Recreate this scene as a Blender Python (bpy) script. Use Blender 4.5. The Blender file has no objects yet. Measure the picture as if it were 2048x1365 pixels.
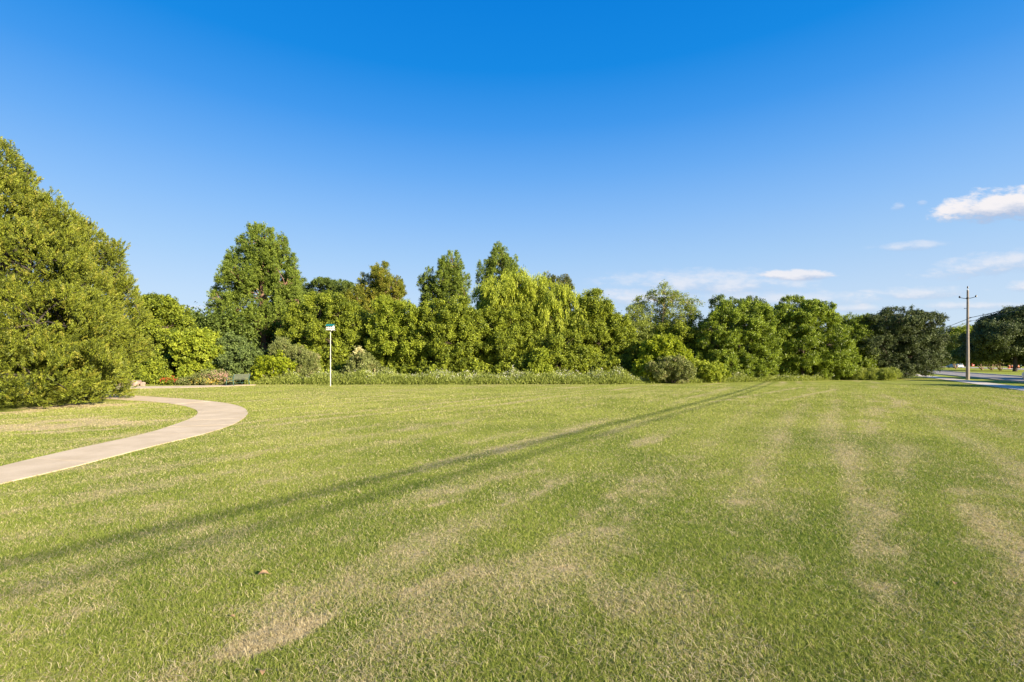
import bpy, math, random
import numpy as np
from math import radians as R, pi

# ------------------------------------------------------------------ camera, sky, sun, exposure
S = bpy.context.scene
COL = S.collection
F, CX, HY, CAMH = 960.0, 1024.0, 727.0, 1.65        # focal length / centre / horizon in photo pixels, eye height
cam = bpy.data.cameras.new("camera"); camo = bpy.data.objects.new("camera", cam); COL.objects.link(camo)
cam.lens = F / 2048 * 36; cam.sensor_width = 36; cam.shift_y = (HY - 682.5) / 2048
cam.clip_end = 5000; cam.clip_start = 0.05
camo.location = (0, 0, CAMH); camo.rotation_euler = (R(90), 0, 0)
S.camera = camo
S.view_settings.view_transform = 'Standard'; S.view_settings.look = 'None'
S.view_settings.gamma = 1; S.view_settings.use_curve_mapping = False
S.view_settings.exposure = 1.55

SUN_H = np.array([0.76, -0.65]); SUN_H = SUN_H / np.linalg.norm(SUN_H)   # horizontal direction towards the sun
SUN_EL = R(19.2)
sd = bpy.data.lights.new("sun", 'SUN'); sd.energy = 4.9; sd.angle = R(0.42); sd.color = (1, 0.87, 0.68)
so = bpy.data.objects.new("sun", sd); COL.objects.link(so)
from mathutils import Vector, Matrix
sv = Vector((SUN_H[0] * math.cos(SUN_EL), SUN_H[1] * math.cos(SUN_EL), math.sin(SUN_EL)))
so.rotation_euler = sv.to_track_quat('Z', 'Y').to_euler(); so.location = (30, -30, 40)

W = bpy.data.worlds.new("World"); S.world = W; W.use_nodes = True
nt = W.node_tree; nt.nodes.clear()

class NB:
    """small helper for node trees"""
    def __init__(s, t): s.t = t
    def n(s, kind, **kw):
        x = s.t.nodes.new(kind)
        for k, v in kw.items(): setattr(x, k, v)
        return x
    def l(s, a, b): s.t.links.new(a, b)
    def put(s, sock, v):
        if hasattr(v, 'links') or isinstance(v, bpy.types.NodeSocket): s.l(v, sock)
        else: sock.default_value = v
    def m(s, op, a, b=0.0, c=0.0, clamp=False):
        x = s.n('ShaderNodeMath', operation=op, use_clamp=clamp)
        s.put(x.inputs[0], a); s.put(x.inputs[1], b)
        if op in ('MULTIPLY_ADD', 'SMOOTH_MIN'): s.put(x.inputs[2], c)
        return x.outputs[0]
    def step(s, v, a, b, o0=0.0, o1=1.0):
        x = s.n('ShaderNodeMapRange', interpolation_type='SMOOTHSTEP')
        s.put(x.inputs[0], v); x.inputs[1].default_value = a; x.inputs[2].default_value = b
        x.inputs[3].default_value = o0; x.inputs[4].default_value = o1
        return x.outputs[0]
    def mix(s, f, a, b, mode='MIX'):
        x = s.n('ShaderNodeMix', data_type='RGBA', blend_type=mode)
        s.put(x.inputs[0], f)
        for sk, v in ((x.inputs[6], a), (x.inputs[7], b)):
            s.put(sk, v if not isinstance(v, tuple) else (v + (1,))[:4])
        return x.outputs[2]
    def noise(s, vec, scale, detail=3, rough=0.5, dist=0.0):
        x = s.n('ShaderNodeTexNoise')
        if vec is not None: s.l(vec, x.inputs['Vector'])
        x.inputs['Scale'].default_value = scale; x.inputs['Detail'].default_value = detail
        x.inputs['Roughness'].default_value = rough; x.inputs['Distortion'].default_value = dist
        return x.outputs['Fac']
    def attr(s, name):
        x = s.n('ShaderNodeAttribute', attribute_name=name); return x.outputs['Fac']

b = NB(nt)
sky = b.n('ShaderNodeTexSky', sky_type='NISHITA', sun_disc=False)
sky.sun_elevation = SUN_EL; sky.sun_rotation = math.atan2(SUN_H[0], SUN_H[1])
sky.altitude = 100; sky.air_density = 1.0; sky.dust_density = 0.6; sky.ozone_density = 3.0
hs = b.n('ShaderNodeHueSaturation'); b.l(sky.outputs[0], hs.inputs['Color'])
hs.inputs['Saturation'].default_value = 1.25; hs.inputs['Value'].default_value = 1.0
tc = b.n('ShaderNodeTexCoord'); sx = b.n('ShaderNodeSeparateXYZ'); b.l(tc.outputs['Generated'], sx.inputs[0])
ramp = b.n('ShaderNodeValToRGB'); b.l(sx.outputs[2], ramp.inputs[0]); rc = ramp.color_ramp
SKY = [(0.0, 210, 224, 240), (.06, 204, 222, 241), (.13, 190, 215, 243), (.20, 168, 205, 244), (.28, 140, 190, 245), (.36, 106, 172, 242), (.44, 64, 152, 236), (.52, 16, 136, 227), (.62, 0, 125, 219), (1.0, 2, 100, 190)]
lin = lambda c: (c / 255 / 12.92) if c < 10.3 else ((c / 255 + .055) / 1.055) ** 2.4
for i, (z_, r_, g_, b_) in enumerate(SKY):
    e = rc.elements[i] if i < 2 else rc.elements.new(z_)
    e.position = z_; e.color = (lin(r_), lin(g_), lin(b_), 1)
SKYK = 1 / 2 ** S.view_settings.exposure / .085
rs = b.n('ShaderNodeVectorMath', operation='SCALE'); b.l(ramp.outputs[0], rs.inputs[0]); rs.inputs['Scale'].default_value = SKYK * 1.02
skycol = b.mix(.94, hs.outputs[0], rs.outputs[0])
yy = b.m('MAXIMUM', sx.outputs[1], 0.02)
U = b.m('DIVIDE', sx.outputs[0], yy); V = b.m('DIVIDE', sx.outputs[2], yy)
cv = b.n('ShaderNodeCombineXYZ'); b.l(U, cv.inputs[0]); b.l(b.m('MULTIPLY', V, 2.6), cv.inputs[1])
wob = b.m('MULTIPLY', b.m('SUBTRACT', b.noise(cv.outputs[0], 16, 7, 0.62), 0.5), 4.0)
fine = b.m('MULTIPLY', b.m('SUBTRACT', b.noise(cv.outputs[0], 34, 4, 0.6), 0.5), 1.0)
wob = b.m('ADD', wob, fine)
#        px, py, rx, ry, strength, slope
CLOUDS = [(2010, 411, 128, 30, 1.0, -0.10), (1592, 551, 74, 11, .8, 0), (1420, 568, 200, 28, .62, 0),
          (2010, 527, 150, 24, .66, -.12), (1825, 493, 75, 10, .5, -.06), (1835, 588, 120, 14, .6, -.05),
          (1722, 617, 60, 9, .6, 0), (1270, 596, 90, 20, .6, 0), (1797, 415, 15, 9, .5, -.2), (1843, 407, 11, 7, .45, 0),
          (2060, 572, 40, 13, .7, 0), (385, 615, 60, 4, .45, 0), (1960, 612, 140, 9, .55, 0), (1560, 600, 240, 16, .5, 0)]
cur = skycol
for (px, py, rx, ry, st, sl) in CLOUDS:
    u0, w0, a, c = (px - CX) / F, (HY - py) / F, rx / F, ry / F
    du = b.m('SUBTRACT', U, u0)
    dw = b.m('SUBTRACT', V, b.m('MULTIPLY_ADD', du, -sl, w0))
    du = b.m('DIVIDE', du, a); dw = b.m('DIVIDE', dw, c)
    r2 = b.m('ADD', b.m('MULTIPLY', du, du), b.m('MULTIPLY', dw, dw))
    k = b.m('ADD', b.m('SUBTRACT', 1.55, r2), wob)
    k = b.m('SUBTRACT', k, b.step(dw, 0.0, -1.0, 0.0, 0.25))
    soft = 1.1 if st > .75 else 2.2
    mask = b.m('MULTIPLY', b.step(k, 0.0, soft), st)
    shade = b.step(b.m('ADD', dw, b.m('MULTIPLY', wob, .5)), -0.9, 0.25)
    ccol = b.mix(shade, tuple(SKYK * q for q in (.42, .53, .74)), tuple(SKYK * q for q in (.93, .90, .92)))
    cur = b.mix(mask, cur, ccol)
bg = b.n('ShaderNodeBackground'); b.l(cur, bg.inputs[0]); bg.inputs[1].default_value = 0.085
ow = b.n('ShaderNodeOutputWorld'); b.l(bg.outputs[0], ow.inputs[0])

# ------------------------------------------------------------------ helpers
RNG = np.random.default_rng(11)
def gp(px, py):                       # photo pixel on the ground -> world x, y
    D = F * CAMH / (py - HY); return ((px - CX) / F * D, D)
def wx(px, D): return (px - CX) / F * D
def wz(py, D): return CAMH + (HY - py) / F * D

def tag(o, label=None, cat=None, group=None, kind=None):
    for k, v in (('label', label), ('category', cat), ('group', group), ('kind', kind)):
        if v: o[k] = v
    return o
def empty(name, loc, label, cat, group=None, rz=0):
    o = bpy.data.objects.new(name, None); COL.objects.link(o); o.location = loc; o.rotation_euler = (0, 0, rz)
    o.empty_display_size = .3
    return tag(o, label, cat, group)
def mesh_np(name, verts, faces, mat, parent=None, attrs=None, smooth=False, loc=None, fattr=None):
    """verts (n,3), faces (m,k) arrays of one size, or a list of lists"""
    me = bpy.data.meshes.new(name)
    if isinstance(faces, np.ndarray):
        k = faces.shape[1]; me.vertices.add(len(verts)); me.vertices.foreach_set('co', np.asarray(verts, np.float32).ravel())
        me.loops.add(faces.size); me.loops.foreach_set('vertex_index', faces.astype(np.int32).ravel())
        me.polygons.add(len(faces)); me.polygons.foreach_set('loop_start', np.arange(0, faces.size, k, dtype=np.int32))
        me.polygons.foreach_set('loop_total', np.full(len(faces), k, np.int32))
        me.update(calc_edges=True)
    else:
        me.from_pydata([tuple(map(float, v)) for v in verts], [], [tuple(f) for f in faces]); me.update()
    if smooth: me.polygons.foreach_set('use_smooth', np.ones(len(me.polygons), bool))
    for dom, dd in (('POINT', attrs), ('FACE', fattr)):
        for an, arr in (dd or {}).items():
            at = me.attributes.new(an, 'FLOAT', dom); at.data.foreach_set('value', np.asarray(arr, np.float32))
    me.materials.append(mat)
    o = bpy.data.objects.new(name, me); COL.objects.link(o)
    if parent: o.parent = parent
    if loc: o.location = loc
    return o

class MB:
    """collects simple shapes into one mesh"""
    def __init__(s): s.v = []; s.f = []
    def add(s, vs, fs):
        n = len(s.v); s.v += [tuple(v) for v in vs]; s.f += [tuple(i + n for i in f) for f in fs]; return s
    def box(s, c, d, rz=0, rx=0):
        M = Matrix.Rotation(rz, 3, 'Z') @ Matrix.Rotation(rx, 3, 'X')
        vs = [Vector(c) + M @ Vector((i * d[0] / 2, j * d[1] / 2, k * d[2] / 2)) for i in (-1, 1) for j in (-1, 1) for k in (-1, 1)]
        return s.add(vs, [(0, 1, 3, 2), (4, 6, 7, 5), (0, 4, 5, 1), (2, 3, 7, 6), (0, 2, 6, 4), (1, 5, 7, 3)])
    def tube(s, pts, rad, n=8, cap=True):
        pts = [Vector(p) for p in pts]; rad = rad if hasattr(rad, '__len__') else [rad] * len(pts)
        vs = []; fs = []
        for i, p in enumerate(pts):
            t = (pts[min(i + 1, len(pts) - 1)] - pts[max(i - 1, 0)]).normalized()
            a = t.orthogonal() if abs(t.z) < .9 else Vector((1, 0, 0)) - t * t.x
            a.normalize(); bb = t.cross(a)
            for k in range(n):
                an = 2 * pi * k / n; vs.append(p + (a * math.cos(an) + bb * math.sin(an)) * rad[i])
        for i in range(len(pts) - 1):
            for k in range(n):
                a0 = i * n + k; a1 = i * n + (k + 1) % n
                fs.append((a0, a1, a1 + n, a0 + n))
        if cap: fs.append(tuple(range(n - 1, -1, -1))); fs.append(tuple(range((len(pts) - 1) * n, len(pts) * n)))
        return s.add(vs, fs)
    def sphere(s, c, r, sc=(1, 1, 1), nu=10, nv=6):
        vs = []; fs = []
        for j in range(nv + 1):
            th = pi * j / nv
            for i in range(nu):
                ph = 2 * pi * i / nu
                vs.append((c[0] + r * sc[0] * math.sin(th) * math.cos(ph), c[1] + r * sc[1] * math.sin(th) * math.sin(ph), c[2] + r * sc[2] * math.cos(th)))
        for j in range(nv):
            for i in range(nu):
                a = j * nu + i; c2 = j * nu + (i + 1) % nu; fs.append((a, a + nu, c2 + nu, c2))
        return s.add(vs, fs)
    def prism(s, prof, x0, x1):       # profile in (y,z) extruded along x
        n = len(prof)
        vs = [(x0, p[0], p[1]) for p in prof] + [(x1, p[0], p[1]) for p in prof]
        fs = [tuple(range(n - 1, -1, -1)), tuple(range(n, 2 * n))] + [(i, (i + 1) % n, (i + 1) % n + n, i + n) for i in range(n)]
        return s.add(vs, fs)
    def build(s, name, mat, parent=None, smooth=False, bevel=0):
        o = mesh_np(name, s.v, s.f, mat, parent, smooth=smooth)
        if bevel:
            md = o.modifiers.new('bevel', 'BEVEL'); md.width = bevel; md.segments = 2; md.limit_method = 'ANGLE'
        return o

# ------------------------------------------------------------------ materials
def newmat(name):
    m = bpy.data.materials.new(name); m.use_nodes = True; m.node_tree.nodes.clear(); return m, NB(m.node_tree)
def finish(m, nb, col, rough=.7, metal=0.0, bump=None, bstr=.3, bdist=.02, spec=.4):
    p = nb.n('ShaderNodeBsdfPrincipled'); nb.put(p.inputs['Base Color'], col if not isinstance(col, tuple) else (col + (1,))[:4])
    nb.put(p.inputs['Roughness'], rough); p.inputs['Metallic'].default_value = metal
    p.inputs['Specular IOR Level'].default_value = spec
    if bump is not None:
        bu = nb.n('ShaderNodeBump'); nb.l(bump, bu.inputs['Height']); bu.inputs['Strength'].default_value = bstr; bu.inputs['Distance'].default_value = bdist
        nb.l(bu.outputs[0], p.inputs['Normal'])
    o = nb.n('ShaderNodeOutputMaterial'); nb.l(p.outputs[0], o.inputs[0]); return m
def simple(name, c1, c2=None, scale=6, rough=.6, metal=0.0, bstr=.15, spec=.4):
    m, nb = newmat(name); t = nb.n('ShaderNodeTexCoord').outputs['Object']
    nz = nb.noise(t, scale, 5, .6)
    c2 = c2 or tuple(x * .75 for x in c1)
    return finish(m, nb, nb.mix(nb.step(nz, .3, .7), c2, c1), rough, metal, nz, bstr, .01, spec)
def leafmat(name, dark, light, trans=.3, hot=None, rough=.55):
    """leaf colour varies leaf by leaf and spray by spray"""
    m, nb = newmat(name)
    r = nb.attr('rnd'); c = nb.attr('spray')
    f = nb.m('ADD', nb.m('MULTIPLY', r, .55), nb.m('MULTIPLY', c, .45))
    col = nb.mix(nb.step(f, .15, .85), dark, light)
    if hot: col = nb.mix(nb.step(c, .80, .97), col, hot)
    p = nb.n('ShaderNodeBsdfPrincipled'); nb.l(col, p.inputs['Base Color']); p.inputs['Roughness'].default_value = rough
    p.inputs['Specular IOR Level'].default_value = .25
    tr = nb.n('ShaderNodeBsdfTranslucent'); tcx = nb.mix(1.0, col, (1.25, 1.2, .6), 'MULTIPLY'); nb.l(tcx, tr.inputs[0])
    mx = nb.n('ShaderNodeMixShader'); mx.inputs[0].default_value = trans; nb.l(p.outputs[0], mx.inputs[1]); nb.l(tr.outputs[0], mx.inputs[2])
    o = nb.n('ShaderNodeOutputMaterial'); nb.l(mx.outputs[0], o.inputs[0]); return m

M = {}
M['juniper'] = leafmat('juniper_foliage', (.052, .07, .009), (.23, .262, .022), .10, (.24, .23, .03))
M['broad'] = leafmat('broadleaf', (.08, .115, .012), (.33, .38, .035), .34)
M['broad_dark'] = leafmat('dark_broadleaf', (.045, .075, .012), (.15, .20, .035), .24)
M['lime'] = leafmat('lime_leaf', (.14, .19, .01), (.38, .43, .022), .34)
M['yellowgreen'] = leafmat('yellow_green_leaf', (.14, .19, .014), (.37, .42, .04), .34)
M['cypress'] = leafmat('cypress_foliage', (.07, .11, .014), (.25, .315, .042), .28)
M['gold_cypress'] = leafmat('golden_cypress', (.09, .11, .012), (.28, .29, .03), .28, (.30, .26, .03))
M['brown_cypress'] = leafmat('brownish_cypress', (.06, .08, .02), (.16, .18, .05), .22, (.17, .15, .06))
M['willow'] = leafmat('willow_foliage', (.18, .23, .02), (.44, .48, .045), .36)
M['airy'] = leafmat('airy_willow', (.13, .17, .03), (.34, .39, .08), .35)
M['oak'] = leafmat('oak_leaf', (.03, .045, .013), (.12, .15, .045), .16)
M['myrtle'] = leafmat('myrtle_leaf', (.055, .08, .014), (.20, .235, .035), .22)
M['round'] = leafmat('glossy_round_leaf', (.075, .11, .012), (.30, .38, .04), .3, rough=.4)
M['blueshrub'] = leafmat('blue_green_leaf', (.06, .09, .025), (.18, .24, .06), .25)
M['greyshrub'] = leafmat('grey_olive_leaf', (.10, .12, .03), (.27, .30, .09), .24, (.30, .27, .12))
M['meadow'] = leafmat('meadow_leaf', (.12, .16, .02), (.36, .40, .09), .32)
M['bloom'] = leafmat('white_bloom', (.45, .45, .33), (.75, .74, .62), .3)
M['creambloom'] = leafmat('cream_bloom', (.5, .45, .2), (.7, .66, .34), .3)
M['pinkshrub'] = leafmat('pink_bloom', (.45, .25, .2), (.7, .48, .4), .3)
M['yellowbloom'] = leafmat('yellow_bloom', (.55, .38, .05), (.75, .58, .1), .3)
M['redbloom'] = leafmat('red_bloom', (.35, .03, .02), (.48, .07, .04), .2)
M['bark'] = simple('bark', (.17, .125, .085), (.07, .05, .035), 9, .9, bstr=.6)
M['redbark'] = simple('reddish_bark', (.30, .17, .11), (.13, .075, .05), 9, .9, bstr=.6)
M['palebark'] = simple('pale_smooth_bark', (.42, .30, .21), (.22, .15, .10), 6, .8, bstr=.4)
M['darkbark'] = simple('dark_bark', (.07, .055, .042), (.03, .025, .02), 9, .9, bstr=.6)

# road frame: u along the road, v across it (to the right)
DR = np.array([.547, .837]); NR = np.array([.837, -.547])
def uv(u, v): return (u * DR[0] + v * NR[0], u * DR[1] + v * NR[1])
def to_uv(x, y): return x * DR[0] + y * DR[1], x * NR[0] + y * NR[1]

# lawn colour: dry patches, worked out from their places on the ground
def vnoise(x, y, seed):
    """smooth value noise in numpy"""
    r = np.random.default_rng(seed); T = r.random((256, 256))
    xi = np.floor(x).astype(int); yi = np.floor(y).astype(int); fx = x - xi; fy = y - yi
    fx = fx * fx * (3 - 2 * fx); fy = fy * fy * (3 - 2 * fy)
    g = lambda a, c: T[(a) & 255, (c) & 255]
    return (g(xi, yi) * (1 - fx) + g(xi + 1, yi) * fx) * (1 - fy) + (g(xi, yi + 1) * (1 - fx) + g(xi + 1, yi + 1) * fx) * fy
def fbm(x, y, seed, o=4):
    s = 0; a = .5; t = 0
    for i in range(o): s = s + a * vnoise(x * 2 ** i, y * 2 ** i, seed + i); t += a; a *= .55
    return s / t
PATCH = []            # world x, y, half length, half width, angle, strength
def patch(p0, p1, wd, st):
    a = np.array(gp(*p0)); c = np.array(gp(*p1)); m = (a + c) / 2; d = c - a
    PATCH.append((m[0], m[1], np.linalg.norm(d) / 2 + .01, wd, math.atan2(d[1], d[0]), st))
patch((-60, 862), (300, 840), 2.0, 1.0); patch((-40, 829), (245, 806), 1.25, 1.1)
patch((330, 1365), (700, 1215), .16, .95); patch((640, 1235), (1010, 1128), .26, .7); patch((1180, 1070), (1300, 1060), .20, .6)
patch((800, 1030), (960, 985), .22, .85); patch((1000, 960), (1120, 935), .3, .5); patch((1715, 870), (1765, 800), .55, .6)
patch((1750, 1075), (1790, 985), .22, .55); patch((1700, 1120), (1790, 1075), .18, .4); patch((2010, 1130), (2048, 1110), .15, .4)
patch((1440, 803), (1620, 772), .35, .7); patch((1540, 806), (1690, 775), .3, .6); patch((1790, 820), (1805, 800), .5, .6)
patch((1270, 890), (1330, 872), .25, .6); patch((640, 815), (700, 811), 1.0, .4); patch((790, 860), (860, 848), .7, .45)
patch((540, 885), (640, 880), 1.0, .25); patch((60, 1250), (240, 1205), .18, .5); patch((540, 1200), (590, 1180), .12, .6)
patch((1180, 1170), (1400, 1200), .55, .5); patch((1300, 1290), (1600, 1330), .4, .4); patch((700, 1180), (1100, 1280), .45, .45)
patch((1390, 960), (1500, 935), .3, .35); patch((110, 840), (380, 850), 1.2, .35); patch((850, 792), (1000, 786), 1.5, .3)
patch((1150, 800), (1400, 780), 1.6, .3); patch((1560, 900), (1700, 880), .8, .3)
def dryness(x, y):
    u, v = to_uv(x, y)
    n = fbm(u * .24 + 7, v * 1.3 + 3, 5); n2 = fbm(x * 1.3, y * 1.3, 21); n3 = fbm(x * .16 + 9, y * .16, 33)
    n6 = fbm(x * 6.5, y * 6.5, 63, 3); near = np.clip(1.4 - np.hypot(x, y) / 14, .25, 1)
    mow = np.clip(np.sin(v * 5.6 + (n3 - .5) * 5) * .5 + .5, 0, 1) * np.clip((fbm(u * .12, v * .7, 71) - .35) * 3, 0, 1)
    d = np.clip((n - .52) * 1.9, 0, 1) * .45 + np.clip((n2 - .5) * 2.4, 0, 1) * .38 * near + np.clip((n3 - .45) * 1.5, 0, 1) * .12 + mow * .42 + np.clip((n6 - .5) * 3, 0, 1) * .35 * near
    n4 = fbm(x * 3.1, y * 3.1, 51); n5 = fbm(u * .9, v * 2.2 + 7, 57); wob = (n2 - .5) * 1.6 + (n5 - .5) * 2.2
    for (px, py, hl, hw, an, st) in PATCH:
        ca, sa = math.cos(an), math.sin(an); dx = x - px; dy = y - py
        a = (dx * ca + dy * sa) / (hl * 1.05); c = (-dx * sa + dy * ca) / (hw * (.72 if x.size and hw < 1.2 else 1))
        r = np.sqrt(a * a + c * c) + wob
        t = np.clip((1.35 - r) / .95, 0, 1); t = t * t * (3 - 2 * t)
        d = np.maximum(d, st * t * (.45 + .75 * n4) + d * .3 * t)
    for p0, p1, wd in (((1640, 1365), (1655, 900), .22), ((1905, 1365), (1850, 900), .3), ((430, 1365), (640, 1290), .15), ((1280, 1140), (1400, 1050), .2), ((250, 1330), (520, 1250), .3)):
        a = np.array(gp(*p0)); c = np.array(gp(*p1)); e = (c - a) / np.linalg.norm(c - a); L = np.linalg.norm(c - a)
        al = (x - a[0]) * e[0] + (y - a[1]) * e[1]; ac = np.abs(-(x - a[0]) * e[1] + (y - a[1]) * e[0]) / wd + (n4 - .5) * 1.6
        t = np.clip(1.3 - ac, 0, 1) * np.clip((al + .5) / .5, 0, 1) * np.clip((L - al) / (L * .3), 0, 1); d = d * (1 - .85 * t)
    return np.clip(d, 0, 1)

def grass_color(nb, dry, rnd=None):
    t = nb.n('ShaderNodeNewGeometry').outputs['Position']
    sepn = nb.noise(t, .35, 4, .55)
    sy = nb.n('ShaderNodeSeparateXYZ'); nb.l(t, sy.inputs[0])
    # turf painted brighter with distance: sunlit blade sides of far grass put into colour
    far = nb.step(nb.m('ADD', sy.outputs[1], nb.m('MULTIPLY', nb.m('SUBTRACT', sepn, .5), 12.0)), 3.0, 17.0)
    near_green = nb.mix(nb.step(sepn, .35, .65), (.125, .185, .02), (.235, .28, .04))
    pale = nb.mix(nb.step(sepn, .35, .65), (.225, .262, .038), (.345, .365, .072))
    green = nb.mix(far, near_green, pale)
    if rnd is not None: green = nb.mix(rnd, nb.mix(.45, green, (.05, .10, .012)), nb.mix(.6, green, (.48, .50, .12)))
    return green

# ground sheet
m, nb = newmat('far_grass'); t = nb.n('ShaderNodeNewGeometry').outputs['Position']
c = nb.mix(nb.step(nb.noise(t, .12, 5, .6), .35, .65), (.215, .252, .037), (.335, .355, .068))
M['ground'] = finish(m, nb, c, .95, bump=nb.noise(t, 7, 4, .7), bstr=.8, bdist=.06, spec=.05)
g = mesh_np('ground', [(-1800, -1800, 0), (1800, -1800, 0), (1800, 2600, 0), (-1800, 2600, 0)], [(0, 1, 2, 3)], M['ground'])
tag(g, kind='structure')

m, nb = newmat('lawn'); t = nb.n('ShaderNodeNewGeometry').outputs['Position']
dry = nb.attr('dry'); fineN = nb.noise(t, 26, 5, .7); midN = nb.noise(t, 5, 4, .6)
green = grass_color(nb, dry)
soil = nb.mix(nb.step(midN, .4, .6), (.20, .16, .07), (.30, .25, .12))
green = nb.mix(nb.step(fineN, .3, .75), nb.mix(.4, green, (.07, .085, .015)), green)
straw = nb.mix(nb.step(fineN, .3, .7), (.33, .26, .12), (.52, .42, .24))
k = nb.step(nb.m('ADD', dry, nb.m('MULTIPLY', nb.m('SUBTRACT', fineN, .5), .9)), .15, .85)
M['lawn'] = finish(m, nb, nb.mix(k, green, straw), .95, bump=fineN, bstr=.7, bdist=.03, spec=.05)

def lawn_sheet():
    nx, ny = 420, 420
    sx_ = np.linspace(-1, 1, nx); sy_ = np.linspace(0, 1, ny)
    X = np.sign(sx_) * (np.abs(sx_) * 10 + np.abs(sx_) ** 3 * 62)
    Y = -6 + sy_ * 22 + sy_ ** 3 * 70
    gx, gy = np.meshgrid(X, Y); v = np.stack([gx.ravel(), gy.ravel(), np.full(gx.size, .004)], 1)
    idx = np.arange(nx * ny).reshape(ny, nx)
    f = np.stack([idx[:-1, :-1].ravel(), idx[:-1, 1:].ravel(), idx[1:, 1:].ravel(), idx[1:, :-1].ravel()], 1)
    fc = v[f].mean(1); fu, fv = to_uv(fc[:, 0], fc[:, 1])
    f = f[fv < 9.9]
    return mesh_np('lawn', v, f, M['lawn'], attrs={'dry': dryness(v[:, 0], v[:, 1])})
tag(lawn_sheet(), kind='structure')

# ------------------------------------------------------------------ paths
m, nb = newmat('tan_concrete'); t = nb.n('ShaderNodeNewGeometry').outputs['Position']
a = nb.noise(t, 1.3, 5, .6); c = nb.noise(t, 60, 4, .7); st = nb.noise(t, 5, 5, .7)
cc = nb.mix(nb.step(a, .3, .7), (.54, .425, .275), (.66, .53, .36))
cc = nb.mix(nb.m('MULTIPLY', nb.step(c, .45, .75), .5), cc, (.44, .35, .23)); cc = nb.mix(nb.m('MULTIPLY', nb.step(st, .6, .75), .35), cc, (.42, .33, .22))
M['path'] = finish(m, nb, cc, .9, bump=c, bstr=.35, bdist=.01, spec=.2)
m, nb = newmat('pale_concrete'); t = nb.n('ShaderNodeNewGeometry').outputs['Position']
cc = nb.mix(nb.step(nb.noise(t, .8, 5, .6), .3, .7), (.50, .43, .34), (.62, .54, .43))
M['concrete'] = finish(m, nb, cc, .9, bump=nb.noise(t, 40, 4, .7), bstr=.3, bdist=.01, spec=.2)
m, nb = newmat('road_concrete'); t = nb.n('ShaderNodeNewGeometry').outputs['Position']
cc = nb.mix(nb.step(nb.noise(t, .5, 5, .6), .3, .7), (.22, .20, .18), (.30, .27, .24))
M['road'] = finish(m, nb, cc, .9, bump=nb.noise(t, 30, 4, .7), bstr=.3, bdist=.01, spec=.2)

def resample(P, n):
    P = np.array(P, float); s = np.r_[0, np.cumsum(np.linalg.norm(np.diff(P, axis=0), axis=1))]
    q = np.linspace(0, s[-1], n); return np.stack([np.interp(q, s, P[:, 0]), np.interp(q, s, P[:, 1])], 1)
def smooth(P, it=2):
    P = np.array(P, float)
    for _ in range(it):
        Q = [P[0]]
        for i in range(len(P) - 1): Q += [P[i] * .75 + P[i + 1] * .25, P[i] * .25 + P[i + 1] * .75]
        P = np.array(Q + [P[-1]])
    return P
STRIPS = []
def strip(name, A, B, mat, z=.018, n=90, joints=1.5):
    """paved strip between two edge lines, a slab with real sides, gaps cut at its joints"""
    A = resample(smooth(A), n); B = resample(smooth(B), n); STRIPS.append(np.vstack([A, B[::-1]]))
    mid = (A + B) / 2; s = np.r_[0, np.cumsum(np.linalg.norm(np.diff(mid, axis=0), axis=1))]
    mb = MB(); ns = max(1, int(s[-1] / joints)); per = max(2, int(n / ns))
    edges = np.linspace(0, s[-1], ns + 1)
    for i in range(ns):
        q = np.linspace(edges[i] + .006, edges[i + 1] - .006, 5)
        a = np.stack([np.interp(q, s, A[:, 0]), np.interp(q, s, A[:, 1])], 1); c = np.stack([np.interp(q, s, B[:, 0]), np.interp(q, s, B[:, 1])], 1)
        dz = random.Random(i + len(name)).uniform(-.003, .003)
        vs = []; fs = []
        for p, r in zip(a, c): vs += [(p[0], p[1], z + dz), (r[0], r[1], z + dz), (p[0], p[1], -.05), (r[0], r[1], -.05)]
        for j in range(4):
            o = j * 4; fs += [(o, o + 4, o + 5, o + 1), (o, o + 2, o + 6, o + 4), (o + 1, o + 5, o + 7, o + 3)]
        fs += [(0, 1, 3, 2), (16, 18, 19, 17)]
        mb.add(vs, fs)
    # thin bed in the joints
    bed = [(p[0], p[1], z - .010) for p in A] + [(p[0], p[1], z - .010) for p in B]
    mb.add(bed, [(i, i + 1, i + 1 + n, i + n) for i in range(n - 1)])
    o = mb.build(name, mat); tag(o, kind='structure'); return o
outer = [(-260, 1060), (-120, 1005), (0, 968.7), (100, 947.5), (200, 922), (320, 890), (400, 872), (462, 853), (490, 837), (498, 826), (487, 815), (450, 806), (375, 799), (300, 794), (250, 791), (120, 786), (0, 782), (-150, 779)]
inner = [(-260, 1010), (-120, 966), (0, 935), (100, 911), (200, 889), (300, 867), (362, 846), (390, 835), (397, 826), (390, 819), (362, 811), (312, 805), (242, 800), (120, 793), (0, 788), (-150, 784.5)]
strip('path', [gp(*p) for p in outer], [gp(*p) for p in inner], M['path'], n=140)
gt = [(120, 775.5), (245, 774), (325, 773), (400, 771.8), (449, 770.3), (512, 769.6)]
gb = [(120, 780), (245, 778), (344, 777), (420, 775), (455, 773.3), (512, 771.2)]
strip('path', [gp(*p) for p in gb], [gp(*p) for p in gt], M['path'], n=70)
def vstrip(name, v0, v1, u0, u1, mat, z, j): return strip(name, [uv(u0, v0), uv((u0 + u1) / 2, v0), uv(u1, v0)], [uv(u0, v1), uv((u0 + u1) / 2, v1), uv(u1, v1)], mat, z, 120, j)
vstrip('sidewalk', 9.85, 11.4, -40, 260, M['concrete'], .03, 3)
def flat(name, v0, v1, mat, z, u0=-80, u1=420):
    p = [uv(u0, v0), uv(u1, v0), uv(u1, v1), uv(u0, v1)]
    return tag(mesh_np(name, [(q[0], q[1], z) for q in p], [(0, 3, 2, 1)], mat), kind='structure')
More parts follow.
